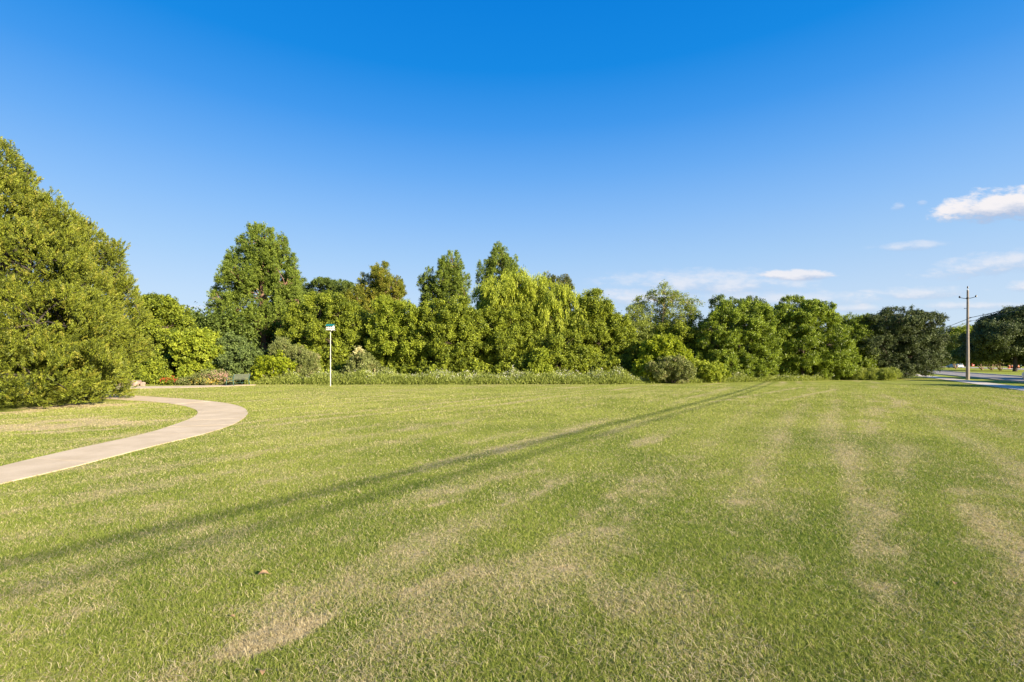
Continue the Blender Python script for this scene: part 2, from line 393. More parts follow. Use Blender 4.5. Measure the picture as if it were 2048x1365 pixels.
flat('road', 14.2, 20.0, M['road'], .008); flat('road', 41, 50, M['concrete'], .008)
for nm, vv in (('kerb', 14.05), ('kerb', 20.15), ('kerb', 40.85), ('kerb', 50.15)):
    mb = MB()
    for k in range(60):
        u0 = -60 + k * 8; p = uv(u0 + 4, vv); mb.box((p[0], p[1], .045), (.28, 7.98, .15), rz=-math.atan2(DR[0], DR[1]))
    tag(mb.build(nm, M['concrete']), kind='structure')
M['paint'] = simple('road_paint', (.7, .7, .66), (.5, .5, .46), 8, .8)
mb = MB()
for k in range(40):
    p = uv(-40 + k * 9, 17.1); mb.box((p[0], p[1], .013), (.12, 3, .003), rz=-math.atan2(DR[0], DR[1]))
tag(mb.build('lane_markings', M['paint']), kind='structure')

# ------------------------------------------------------------------ foliage machinery
def unit(a): return a / np.maximum(np.linalg.norm(a, axis=-1, keepdims=True), 1e-9)
STY = dict(
    broad=dict(bough=.62, gap=3.7, bs=(1, 1, .8), dens=4.3, L=.42, W=.17, nl=84, l=.118, w=.078, up=.25, along=.0, mat='broad', inner=.07),
    round=dict(bough=.55, gap=3.2, bs=(1, 1, .8), dens=4.8, L=.38, W=.15, nl=84, l=.115, w=.062, up=.15, along=.2, mat='round', inner=.07),
    oak=dict(bough=.60, gap=3.6, bs=(1.2, 1.2, .6), dens=4.6, L=.36, W=.16, nl=62, l=.105, w=.068, up=.25, along=.0, mat='oak', inner=.09),
    cypress=dict(bough=.50, gap=3.4, bs=(.8, .8, 1.45), dens=4.6, L=.5, W=.13, nl=62, l=.15, w=.052, up=.6, along=.5, mat='cypress', inner=.05),
    willow=dict(bough=.60, gap=3.2, bs=(1, 1, .8), dens=2.8, L=1.3, W=.12, nl=60, l=.22, w=.05, up=-2.2, along=.85, mat='willow', inner=.10),
    airy=dict(bough=.45, gap=4.6, bs=(1.1, 1.1, .7), dens=3.6, L=.6, W=.15, nl=40, l=.17, w=.05, up=-.5, along=.6, mat='airy', inner=.03),
    juniper=dict(bough=.40, gap=2.2, wild=.25, fr=(.76, 1.05), bs=(.95, .95, .95), dens=12, L=.30, W=.04, nl=48, l=.068, w=.022, up=.8, along=.75, mat='juniper', inner=.08),
    shrub=dict(wild=.35, bough=.30, gap=3.0, bs=(1, 1, .8), dens=9.0, L=.30, W=.12, nl=40, l=.12, w=.08, up=.4, along=.1, mat='broad', inner=.08),
    far=dict(dens=.9, L=1.3, W=.7, nl=50, l=.42, w=.28, up=.2, along=.0, mat='broad_dark', inner=.15))
def boughs(lobes, st, rng):
    """turns each big lobe into the boughs that cover it, so that dark gaps open between them"""
    rb = st['bough'] * rng.uniform(.82, 1.22); L = np.asarray(lobes, float); out = []
    for i, lb in enumerate(L):
        c = lb[:3]; r = lb[3:6]; p = 1.6
        area = 4 * pi * ((r[0] * r[1]) ** p / 3 + (r[0] * r[2]) ** p / 3 + (r[1] * r[2]) ** p / 3) ** (1 / p)
        n = max(3, int(area / (rb * rb * st['gap'])))
        k = np.arange(n) + rng.random(); ph = k * 2.39996; zz = 1 - 2 * (k % n + .5) / n
        d = np.stack([np.sqrt(np.maximum(0, 1 - zz * zz)) * np.cos(ph), np.sqrt(np.maximum(0, 1 - zz * zz)) * np.sin(ph), zz], 1)
        d = unit(d + rng.normal(size=(n, 3)) * .25)
        fr = st.get('fr', (.66, 1.06)); f = rng.uniform(fr[0], fr[1], n) + (rng.random(n) < st.get('wild', .14)) * .16; q = c + d * np.maximum(r - rb * .40, r * .5) * f[:, None]
        keep = q[:, 2] > .15
        for j, o in enumerate(L):
            if j != i: keep &= np.linalg.norm((q - o[:3]) / o[3:6], axis=1) > .62
        q = q[keep]; d = d[keep]
        s_ = rb * rng.uniform(.45, 1.3, len(q)) * (1 + .45 * (rng.random(len(q)) < .2))
        for a, dd, ss in zip(q, d, s_): out.append((a, dd, ss))
    return out
def sprays(lobes, st, rng, cut=.72):
    if st.get('bough'):
        B = boughs(lobes, st, rng); P = []; Dn = []
        for (c, d, r) in B:
            n = max(3, int(st['dens'] * 6.2 * r * r * 1.15)); e = unit(rng.normal(size=(n, 3)) * .8 + d * .75 + np.array([0, 0, .25]))
            rr = r * (1 - np.abs(rng.normal(size=n)) * .16); sc = np.array(st['bs'])
            P.append(c + e * rr[:, None] * sc); Dn.append(unit(e + d * .35))
        P = np.vstack(P); Dn = np.vstack(Dn)
        st0 = dict(st); st0['bough'] = None; st0['dens'] = st['dens'] * st['inner']; st0['inner'] = 1.0
        Pi, Di = sprays(lobes, st0, rng, .6); P = np.vstack([P, Pi]); Dn = np.vstack([Dn, Di])
        k = P[:, 2] > .1; return P[k], Dn[k]
    P = []; Dn = []; lobes = np.asarray(lobes, float)
    for i, lb in enumerate(lobes):
        c = lb[:3]; r = lb[3:6]
        n = max(4, int(st['dens'] * 4 * pi * ((r[0] * r[1]) ** 1.6 / 3 + (r[0] * r[2]) ** 1.6 / 3 + (r[1] * r[2]) ** 1.6 / 3) ** (1 / 1.6)))
        d = unit(rng.normal(size=(n, 3))); d[:, 2] = np.where((d[:, 2] < -.55) & (c[2] > r[2] * 1.15), -d[:, 2], d[:, 2])
        rad = 1 - np.abs(rng.normal(size=n)) * .11
        lump = fbm(d[:, 0] * 2.2 + i * 3.1 + 20, d[:, 1] * 2.2 + d[:, 2] * 2.7 + 20, 77, 3)
        rad = rad * (.80 + .40 * lump)
        ins = rng.random(n) < st['inner']; rad = np.where(ins, rng.uniform(.35, .8, n), rad)
        p = c + d * r * rad[:, None]
        keep = np.ones(n, bool)
        for j, o in enumerate(lobes):
            if j != i: keep &= np.linalg.norm((p - o[:3]) / o[3:6], axis=1) > cut
        keep &= p[:, 2] > .12
        P.append(p[keep]); Dn.append(d[keep])
    return np.vstack(P), np.vstack(Dn)
def leaves(name, P, Dn, st, rng, parent, mat=None, origin=(0, 0, 0), scale=1.0, flower=None):
    n = len(P); nl = max(3, int(st['nl']))
    dirv = unit(Dn + np.array([0, 0, st['up']]) + rng.normal(size=(n, 3)) * .32)
    if st['up'] < -1: dirv = unit(Dn * .35 + np.array([0, 0, -1.0]) + rng.normal(size=(n, 3)) * .12)
    size = rng.uniform(.65, 1.3, n)
    t = rng.random((n, nl)) ** .8
    off = rng.normal(size=(n, nl, 3)); off *= (st['W'] * (1.05 - .65 * t))[..., None]
    pos = P[:, None] + size[:, None, None] * (dirv[:, None] * (st['L'] * (t - .45))[..., None] + off)
    if st['up'] < -1: pos[..., 2] = np.maximum(pos[..., 2], .3)
    dd = np.repeat(dirv[:, None], nl, 1)
    N = n * nl; pos = pos.reshape(-1, 3); dd = dd.reshape(-1, 3); out = np.repeat(Dn[:, None], nl, 1).reshape(-1, 3)
    nor = unit(out * .55 + np.array([0, 0, .45]) + rng.normal(size=(N, 3)) * .75)
    a = unit(np.cross(nor, unit(rng.normal(size=(N, 3)))))
    if st['along']:
        a = unit(dd * st['along'] + rng.normal(size=(N, 3)) * (1 - st['along']) * .9)
    bv = unit(np.cross(nor, a)); sz = rng.uniform(.6, 1.35, N)[:, None] * scale
    la = a * st['l'] * sz * .5; lb = bv * st['w'] * sz * .5
    v = np.stack([pos - la, pos + lb - la * .1, pos + la, pos - lb - la * .1], 1).reshape(-1, 3) - np.array(origin)
    f = np.arange(4 * N).reshape(N, 4)
    return mesh_np(name, v, f, mat or M[st['mat']], parent, fattr={'rnd': rng.random(N), 'spray': np.repeat(rng.random(n), nl)})
def bend(p, q, rng, k=.12, n=5):
    p = np.array(p, float); q = np.array(q, float); L = np.linalg.norm(q - p); o = rng.normal(size=3) * L * k
    return [p + (q - p) * t + o * math.sin(pi * t) * (1 if i % 2 else .7) for i, t in enumerate(np.linspace(0, 1, n))]
TREES = {}
def tree(label, D, bpx, lobes, style='broad', mat=None, bark='bark', tr=.16, seed=1, name='tree', cat='tree', group=None,
         depth=1.0, lean=0.0, limbs=True, stems=1, twigs=14, over=None, back=True, crown='crown', by=None):
    """lobes in photo pixels (x, y, half width, half height [, nearer/farther in metres]) placed at distance D"""
    rng = np.random.default_rng(seed); st = dict(STY[style]); st.update(over or {})
    if mat: st['mat'] = mat
    bx = wx(bpx, D); root = empty(name, (bx, D, 0), label, cat, group)
    L = []
    cxm = np.mean([wx(l[0], D) for l in lobes])
    spread = max(1e-3, max(wx(l[0] + l[2], D) for l in lobes) - min(wx(l[0] - l[2], D) for l in lobes)) / 2
    for l in lobes:
        dy = l[4] if len(l) > 4 else rng.uniform(-.25, .25) * spread * depth
        Dl = D + dy; rx, rz = l[2] / F * Dl, l[3] / F * Dl
        L.append((wx(l[0], Dl), Dl, max(wz(l[1], Dl), rz * .6), rx, min(rx, spread) * depth if depth > .5 else rx * depth, rz))
    if back and len(lobes) > 2:
        for l in list(L)[::2]:
            if abs(l[0] - cxm) < spread * .75:
                L.append((l[0] + rng.uniform(-.2, .2) * spread, D + spread * .55 * depth, l[2] * .92, l[3] * .9, l[4] * .9, l[5] * .9))
    P, Dn = sprays(L, st, rng)
    org = (bx, D, 0)
    leaves(crown, P, Dn, st, rng, root, origin=org)
    mb = MB(); Larr = np.array(L); top = Larr[:, 2].max(); o = np.array(org)
    if stems == 1:
        tp = Larr[np.argmax(Larr[:, 2])]; mid = np.array([(bx + tp[0]) / 2 + lean, D + (tp[1] - D) * .4, tp[2] * .5])
        q = [o - (0, 0, .15), o + (0, 0, .3), (o + mid) / 2 + (rng.normal() * tr * .5, 0, 0), mid, (mid + tp[:3]) / 2, tp[:3]]
        mb.tube([x - o for x in q], [tr * 1.35, tr * 1.1, tr * .95, tr * .75, tr * .45, tr * .15], 9)
        spine = lambda z: np.array([np.interp(z, [p[2] for p in q[1:]], [p[i] for p in q[1:]]) for i in range(3)])
        if limbs:
            for l in L:
                s = spine(max(.6, l[2] - np.hypot(l[0] - bx, l[1] - D) * .7 - .3)); r0 = tr * .38
                mb.tube([x - o for x in bend(s, l[:3], rng)], np.linspace(r0, r0 * .25, 5), 6)
    else:
        for k in range(stems):
            l = L[k % len(L)]; s = o + np.array([rng.uniform(-1, 1) * tr * 2.2, rng.uniform(-1, 1) * tr * 2.2, -.1])
            mb.tube([x - o for x in bend(s, np.array(l[:3]) + rng.normal(size=3) * .3, rng, .07, 6)], np.linspace(tr, tr * .25, 6), 7)
    if twigs:
        ids = rng.integers(0, len(P), twigs * len(L))
        for i in ids:
            p = P[i]; l = Larr[np.argmin(np.linalg.norm(Larr[:, :3] - p, axis=1))]
            mb.tube([x - o for x in bend(l[:3], p + Dn[i] * .1, rng, .08, 4)], np.linspace(tr * .16, tr * .04, 4), 4, cap=False)
    mb.build('trunk' if tr > .05 else 'stems', M[bark], root, smooth=True)
    TREES[label] = root; return root
def shrub(label, D, bpx, lobes, mat='broad', seed=1, name='shrub', cat='shrub', style='shrub', **kw):
    kw.setdefault('tr', .03); kw.setdefault('stems', 6); kw.setdefault('twigs', 5); kw.setdefault('crown', 'foliage')
    return tree(label, D, bpx, lobes, style, mat, seed=seed, name=name, cat=cat, **kw)

# ------------------------------------------------------------------ trees
# junipers at the left
JG = 'junipers beside the curving path'
tree('tall yellow-green juniper at the left edge of the photo, tallest of the junipers', 19.5, -70,
     [(-60, 745, 235, 82, -.8), (70, 752, 125, 72, -1.6), (-80, 640, 235, 105, 0), (70, 650, 130, 85, -1.0), (-70, 520, 190, 100, 0), (60, 540, 110, 85, -.4), (105, 600, 95, 90, .3),
      (-50, 420, 125, 85, 0), (42, 475, 72, 64, 0), (-30, 340, 62, 65, 0), (18, 408, 48, 50, 0), (-10, 318, 26, 36, 0), (75, 462, 42, 42, .2), (14, 318, 11, 26, 0), (42, 362, 13, 28, 0), (62, 378, 12, 28, .1), (90, 408, 14, 30, .1), (112, 425, 13, 28, .1)],
     'juniper', bark='darkbark', tr=.28, seed=3, name='juniper', group=JG, depth=.9, twigs=5, back=False)
tree('broad yellow-green juniper behind the path, right-hand one of the junipers, with stepped top', 23, 130,
     [(160, 755, 70, 48, -1.4), (188, 740, 36, 46, -.6), (130, 690, 118, 85, 0), (168, 655, 74, 80, -.6), (140, 560, 88, 85, 0), (205, 608, 58, 74, 0), (230, 588, 30, 48, .3), (155, 510, 48, 54, 0), (100, 490, 70, 80, 0),
      (205, 540, 38, 55, 0), (120, 462, 34, 40, 0), (206, 692, 32, 66, 0), (170, 480, 22, 34, 0), (228, 548, 16, 32, 0), (150, 448, 12, 28, 0), (178, 462, 12, 28, 0), (214, 502, 12, 28, 0), (243, 535, 11, 28, 0), (256, 574, 10, 26, 0)],
     'juniper', bark='darkbark', tr=.22, seed=5, name='juniper', group=JG, depth=.9, twigs=5, back=False)

# back row, tall
tree('tall feathery bald cypress with broken conical crown and reddish trunk behind the bench', 50, 525,
     [(522, 500, 36, 42), (500, 535, 44, 42), (548, 540, 42, 45), (478, 560, 34, 34), (570, 570, 28, 36), (458, 578, 26, 26), (440, 602, 22, 18), (520, 590, 55, 50), (575, 605, 30, 35),
      (470, 620, 40, 30), (515, 650, 52, 28), (560, 645, 36, 30), (436, 612, 18, 10), (452, 655, 26, 24), (590, 590, 12, 22), (524, 482, 24, 20), (498, 496, 26, 26), (550, 500, 24, 26), (468, 540, 22, 24), (585, 560, 16, 26), (596, 600, 12, 26)],
     'cypress', bark='redbark', tr=.36, seed=7, name='bald_cypress', group='bald cypresses in the wood', depth=.8, over=dict(gap=3.9, bough=.55))
tree('golden olive bald cypress with dense domed top right of the birdhouse', 58, 765,
     [(763, 552, 20, 22), (745, 575, 24, 28), (780, 575, 24, 28), (735, 600, 26, 26), (765, 600, 34, 34), (792, 590, 14, 24), (715, 600, 26, 26), (700, 622, 26, 28), (760, 640, 46, 36)],
     'cypress', 'gold_cypress', 'redbark', tr=.25, seed=8, name='bald_cypress', group='bald cypresses in the wood', depth=.9)
tree('two-headed green bald cypress with orange trunk rising mid wood', 60, 895,
     [(903, 535, 22, 26), (885, 560, 16, 26), (905, 570, 30, 30), (922, 570, 16, 28), (858, 560, 14, 18), (850, 580, 12, 18), (865, 595, 18, 20), (900, 600, 32, 24), (930, 595, 10, 14)],
     'cypress', None, 'redbark', tr=.22, seed=9, name='bald_cypress', group='bald cypresses in the wood', depth=.8, over=dict(gap=3.8))
tree('narrow dark bald cypress with pointed top rising behind the willow', 62, 1000,
     [(1004, 508, 14, 18), (1000, 530, 20, 24), (1012, 540, 20, 26), (975, 548, 12, 26), (990, 570, 28, 26), (1020, 565, 16, 26)],
     'cypress', None, tr=.2, seed=10, name='bald_cypress', group='bald cypresses in the wood', depth=.9)
tree('brownish green sparse bald cypress top behind the right side of the willow', 62, 1112,
     [(1092, 562, 9, 16), (1108, 565, 13, 18), (1125, 568, 13, 18), (1138, 580, 8, 14), (1110, 590, 30, 20)],
     'cypress', 'brown_cypress', tr=.2, seed=11, name='bald_cypress', group='bald cypresses in the wood', depth=.9, over=dict(gap=4.2))
tree('dark green tree with flat top between the tall cypress and the golden cypress', 66, 650,
     [(640, 585, 34, 28), (672, 582, 28, 26), (700, 590, 24, 22), (612, 600, 22, 30), (650, 620, 50, 34), (602, 572, 6, 14), (690, 625, 34, 30)],
     'broad', 'broad_dark', tr=.25, seed=12, name='broadleaf_tree', group='broadleaf trees of the wood', depth=.8)
tree('distant olive trees crown seen low between juniper and tall cypress', 85, 400,
     [(385, 655, 30, 22), (415, 652, 26, 20), (440, 655, 26, 24), (350, 665, 34, 24), (470, 660, 30, 26), (400, 690, 60, 30)],
     'broad', 'myrtle', tr=.25, seed=13, name='broadleaf_tree', group='broadleaf trees of the wood', depth=.8, over=dict(l=.26, w=.16, nl=45))

# middle row
BG = 'broadleaf trees of the wood'
tree('loose green broadleaf tree rising beside the right edge of the juniper', 41, 315,
     [(312, 628, 26, 26), (290, 650, 30, 30), (335, 655, 34, 28), (275, 690, 34, 40), (320, 700, 48, 45), (362, 680, 26, 30), (290, 730, 36, 34), (340, 735, 40, 30), (375, 715, 26, 30), (300, 605, 9, 9)],
     'broad', None, tr=.14, seed=14, name='broadleaf_tree', group=BG, depth=.8, over=dict(l=.15, w=.10))
tree('dense mid-green tree directly behind the birdhouse pole', 45, 650,
     [(640, 622, 42, 34), (600, 640, 32, 34), (680, 630, 36, 32), (710, 650, 30, 36), (620, 680, 50, 42), (670, 690, 50, 48), (600, 715, 34, 34), (700, 720, 34, 36), (650, 735, 46, 28)],
     'broad', None, tr=.18, seed=15, name='broadleaf_tree', group=BG, depth=.8)
tree('bright yellow-green tree right of the birdhouse below the golden cypress', 43, 785,
     [(790, 625, 34, 28), (765, 655, 32, 30), (820, 640, 32, 30), (800, 680, 44, 40), (760, 700, 26, 32), (838, 690, 30, 36), (815, 735, 40, 32), (770, 740, 22, 20)],
     'broad', 'yellowgreen', tr=.16, seed=16, name='broadleaf_tree', group=BG, depth=.8, over=dict(up=.6))
tree('mid-green tree with knobbly top under the two-headed cypress', 42, 885,
     [(872, 628, 38, 26), (910, 632, 40, 28), (935, 655, 30, 30), (870, 670, 38, 38), (910, 690, 42, 40), (880, 730, 38, 36), (930, 730, 30, 34)],
     'broad', None, tr=.15, seed=17, name='broadleaf_tree', group=BG, depth=.8, over=dict(l=.14))
tree('green tree with dark hollow below the yellow willow', 43, 1000,
     [(985, 655, 34, 32), (1030, 660, 40, 34), (965, 690, 28, 32), (1010, 700, 40, 34), (1060, 690, 34, 34), (985, 745, 28, 22), (1040, 740, 34, 26)],
     'broad', 'broad', tr=.15, seed=18, name='broadleaf_tree', group=BG, depth=.8)
tree('bushy dark green tree below the drooping right-hand willow', 42, 1110,
     [(1095, 690, 30, 30), (1135, 685, 32, 30), (1075, 730, 26, 28), (1115, 730, 36, 32), (1155, 720, 30, 36), (1090, 755, 30, 14)],
     'broad', None, tr=.14, seed=19, name='broadleaf_tree', group=BG, depth=.8)
tree('rounded green tree stepping down right of the willows', 44, 1205,
     [(1190, 610, 28, 24), (1215, 640, 30, 30), (1175, 650, 28, 34), (1235, 670, 30, 34), (1200, 690, 42, 42), (1250, 705, 28, 36), (1190, 735, 36, 28), (1235, 742, 34, 24)],
     'broad', None, tr=.16, seed=20, name='broadleaf_tree', group=BG, depth=.8)
tree('slim pointed pale green sapling left of the airy crooked tree', 47, 1277,
     [(1277, 604, 7, 16), (1275, 630, 15, 20), (1262, 640, 10, 14), (1272, 665, 26, 26), (1275, 710, 30, 34)],
     'airy', 'airy', tr=.07, seed=21, name='broadleaf_tree', group=BG, depth=.9, over=dict(gap=2.2))
# willows
WG = 'yellow willows in the middle of the wood'
tree('large yellow-green weeping willow with arching limbs, left-hand willow', 45.5, 1015,
     [(1035, 575, 36, 30), (1000, 590, 32, 28), (1070, 590, 34, 34), (975, 600, 26, 26), (1040, 620, 40, 30), (1085, 625, 26, 34), (985, 615, 28, 20)],
     'willow', tr=.2, seed=22, name='willow', group=WG, depth=.8, over=dict(L=.9, W=.17, nl=60, up=-1.5, gap=2.8))
tree('bright yellow weeping willow with hanging curtains, right-hand willow', 44, 1120,
     [(1112, 600, 26, 22), (1140, 615, 30, 26), (1160, 640, 20, 30), (1100, 640, 24, 34), (1130, 655, 26, 28), (1078, 668, 16, 24)],
     'willow', tr=.17, seed=23, name='willow', group=WG, depth=.8, over=dict(L=1.4))
tree('wispy small willow crown at the right end of the willows', 47, 1195,
     [(1175, 600, 18, 14), (1195, 605, 14, 12), (1210, 615, 12, 12), (1185, 625, 22, 18)],
     'airy', 'willow', tr=.1, seed=24, name='willow', group=WG, depth=.8)
# airy tree with visible limbs
tree('airy open-crowned tree with crooked bare limbs against the sky', 47, 1302,
     [(1330, 590, 22, 14), (1345, 598, 24, 14), (1308, 600, 12, 16), (1375, 608, 20, 14), (1360, 632, 26, 16), (1385, 625, 10, 14), (1320, 625, 20, 18), (1300, 650, 14, 18), (1345, 655, 22, 14)],
     'airy', tr=.17, seed=25, name='broadleaf_tree', group=BG, depth=.8, lean=.3, bark='palebark', back=False, twigs=12)
tree('low olive green tree between the airy tree and the first round tree', 46, 1385,
     [(1375, 670, 34, 26), (1400, 690, 28, 34), (1350, 665, 26, 22), (1385, 725, 34, 32), (1330, 690, 30, 30)],
     'broad', 'broad', tr=.12, seed=26, name='broadleaf_tree', group=BG, depth=.8)
# round trees
RG = 'dense round-headed trees on the right'
tree('dense round-headed green tree, left-hand one of the round trees', 44.5, 1475,
     [(1480, 645, 52, 42), (1445, 665, 42, 40), (1510, 660, 38, 44), (1432, 690, 32, 34), (1490, 700, 55, 46), (1530, 700, 26, 40), (1460, 735, 44, 28), (1515, 740, 34, 24), (1420, 715, 22, 30)],
     'round', tr=.16, seed=27, name='round_tree', group=RG, depth=.85)
tree('larger round-headed green tree with several stems, right-hand one of the round trees', 47.5, 1600,
     [(1595, 640, 48, 40), (1630, 655, 40, 44), (1570, 660, 40, 46), (1655, 690, 40, 44), (1600, 700, 48, 44), (1575, 735, 30, 26), (1640, 730, 48, 30), (1685, 720, 26, 36), (1632, 620, 26, 18)],
     'round', tr=.14, stems=6, seed=28, name='round_tree', group=RG, depth=.85)
tree('sparse bluish tree top showing behind the left round tree', 56, 1490,
     [(1455, 612, 18, 14), (1480, 608, 20, 14), (1508, 606, 18, 12), (1528, 612, 16, 14), (1490, 640, 44, 26)],
     'broad', 'blueshrub', tr=.2, seed=29, name='broadleaf_tree', group=BG, depth=.8, over=dict(gap=5.5))
tree('small yellow leaf patch of tree crown between the two round trees', 54, 1535,
     [(1530, 622, 16, 12), (1540, 635, 12, 12), (1530, 660, 22, 24)],
     'broad', 'lime', tr=.12, seed=30, name='broadleaf_tree', group=BG, depth=.8)
tree('narrow green tree between the right round tree and the dark oak', 51, 1715,
     [(1712, 645, 26, 18), (1730, 665, 22, 26), (1705, 675, 26, 34), (1722, 710, 24, 34), (1715, 738, 26, 22)],
     'broad', 'round', tr=.13, seed=31, name='broadleaf_tree', group=BG, depth=.8)
tree('dark green spreading oak with short straight trunk beside the lawn', 50.5, 1790,
     [(1800, 640, 44, 26), (1765, 655, 36, 30), (1838, 655, 34, 30), (1750, 685, 32, 34), (1800, 680, 50, 36), (1850, 690, 30, 32), (1765, 718, 34, 26), (1815, 718, 42, 26), (1855, 722, 26, 22), (1800, 740, 30, 12), (1740, 640, 6, 6), (1870, 680, 12, 22)],
     'oak', tr=.2, seed=32, name='oak', cat='tree', depth=.85)
# ---- across the road
CG = 'multi-stemmed myrtles on the median'
def med(px, v):                       # distance of a point on line v seen at px
    k = (px - CX) / F; return v / (NR[0] * k + NR[1])
for i, (px, v, top, wpx, lab) in enumerate([
        (1882, 31, 655, 26, 'leftmost multi-stemmed myrtle on the median left of the utility pole'),
        (1912, 32, 668, 24, 'shaded myrtle on the median standing in front of the distant pale vehicle'),
        (1966, 32, 668, 26, 'multi-stemmed myrtle just right of the utility pole'),
        (1984, 33, 672, 22, 'slim bare-legged myrtle between the pole and the largest myrtle stems'),
        (2001, 33, 662, 28, 'myrtle with the thickest pale fan of stems near the right edge')]):
    D = med(px, v); h = (735 - top)
    tree(lab, D, px, [(px - wpx * .5, 706, wpx * .8, 18), (px + wpx * .5, 704, wpx * .8, 18), (px, top + 20, wpx * .8, 20), (px - wpx * .7, 690, wpx * .6, 14)],
         'oak', 'myrtle', 'palebark', tr=.075, stems=7, seed=40 + i, name='myrtle', group=CG, depth=.9, over=dict(bough=.9, dens=1.6, l=.26, w=.17, L=.9, W=.45, nl=40), twigs=3)
tree('pale yellow-green tree rising behind the utility pole across the road', 150, 1935,
     [(1922, 675, 18, 14), (1948, 672, 18, 14), (1935, 668, 20, 12), (1915, 690, 20, 18), (1955, 690, 22, 18), (1900, 680, 9, 10), (1935, 705, 34, 20)],
     'far', 'yellowgreen', tr=.3, seed=50, name='broadleaf_tree', group='trees across the road', depth=.8, twigs=2)
tree('large dark spreading oak at the right edge across the road', 96, 2030,
     [(2030, 640, 34, 22), (2000, 660, 34, 22), (2055, 650, 40, 32), (1985, 680, 26, 16), (2030, 690, 46, 26), (2080, 680, 44, 36), (1998, 700, 34, 14), (2065, 710, 44, 14), (1970, 668, 12, 10)],
     'oak', tr=.32, seed=51, name='oak', group='trees across the road', depth=.9, bark='darkbark', over=dict(bough=1.2, gap=2.8, dens=1.7, l=.24, w=.16, L=.7, W=.35, nl=50))
# street trees beyond the right edge: only their shade reaches the picture
for i, u in enumerate((43, 56, 69)):
    x, y = uv(u, 30 + (i % 2)); D = y
    px0 = CX + x / y * F; k = F / D
    tree('street tree outside the right edge of the photo', D, px0, [(px0, HY - 3.3 * k, 2.6 * k, 1.6 * k), (px0 - 2 * k, HY - 3.2 * k, 1.9 * k, 1.2 * k), (px0 + 2 * k, HY - 3.3 * k, 1.9 * k, 1.2 * k), (px0, HY - 4.9 * k, 2.2 * k, 1.5 * k)],
         'oak', 'myrtle', 'palebark', tr=.12, stems=5, seed=60 + i, name='myrtle', group='street trees beyond the right edge', depth=.9,
         over=dict(bough=.9, gap=2.6, dens=1.4, l=.3, w=.2, L=.9, W=.45, nl=34), twigs=0)

# ------------------------------------------------------------------ shrubs
SG = 'shrubs at the foot of the wood'
shrub('yellow-green shrub with large pale leaves left of the bench', 38.5, 415, [(400, 690, 28, 26), (425, 705, 24, 24), (390, 715, 30, 30), (430, 735, 22, 20), (385, 745, 22, 16), (368, 690, 20, 22)], 'yellowgreen', 71, group=SG, over=dict(l=.16, w=.12))
shrub('feathery blue-green shrub behind the bench', 39, 475, [(465, 715, 34, 26), (490, 720, 32, 24), (450, 738, 28, 22), (485, 745, 34, 20), (460, 690, 26, 18)], 'blueshrub', 72, group=SG, over=dict(up=-.3, along=.4))
shrub('bright lime shrub in front of the tall cypress', 37.5, 548, [(545, 722, 17, 13), (526, 734, 15, 10), (566, 730, 15, 11), (548, 745, 22, 12), (520, 748, 14, 8)], 'lime', 73, group=SG, over=dict(gap=4.5, wild=.6, dens=6))
shrub('grey olive fine-leaved shrub right of the lime shrub', 39, 605, [(590, 722, 26, 26), (612, 730, 22, 26), (570, 735, 22, 22), (600, 750, 34, 16), (560, 705, 20, 20)], 'greyshrub', 74, group=SG, over=dict(up=1.2, along=.7, w=.04, nl=60))
shrub('green shrub carrying cream flower plumes right of the birdhouse pole', 39.5, 722, [(722, 725, 18, 26), (712, 742, 20, 18), (734, 745, 18, 16)], 'greyshrub', 75, group=SG)
shrub('vivid yellow-green rounded bush below the airy tree', 40.5, 1325, [(1325, 695, 30, 20), (1305, 705, 24, 22), (1350, 710, 24, 20), (1320, 725, 36, 26), (1290, 740, 20, 18)], 'lime', 76, group=SG, over=dict(gap=2.6))
shrub('grey-green fine bush in front of the vivid rounded bush', 39, 1345, [(1345, 735, 30, 22), (1320, 742, 22, 16), (1368, 745, 20, 14)], 'greyshrub', 77, group=SG, over=dict(along=.5, w=.05))
shrub('yellow-tipped low shrub at the foot of the left round tree', 41, 1410, [(1410, 742, 24, 16), (1390, 735, 16, 18), (1430, 748, 20, 12)], 'yellowgreen', 78, group=SG)
shrub('small dark leafy shrub beside the rocks left of the flowers', 37.5, 300, [(300, 752, 26, 16), (275, 748, 18, 16), (322, 756, 18, 12)], 'broad', 79, group=SG)
shrub('young bright green shrub at the foot of the wood beneath the willows', 40.5, 1080, [(1080, 722, 16, 24), (1070, 745, 22, 18), (1092, 742, 16, 18)], 'yellowgreen', 81, group=SG)
shrub('low green shrub standing in the lawn edge right of the right round tree', 47, 1745, [(1745, 748, 30, 7), (1715, 750, 30, 7), (1770, 751, 18, 5)], 'meadow', 82, group=SG, over=dict(up=1.5, along=.8, w=.04))
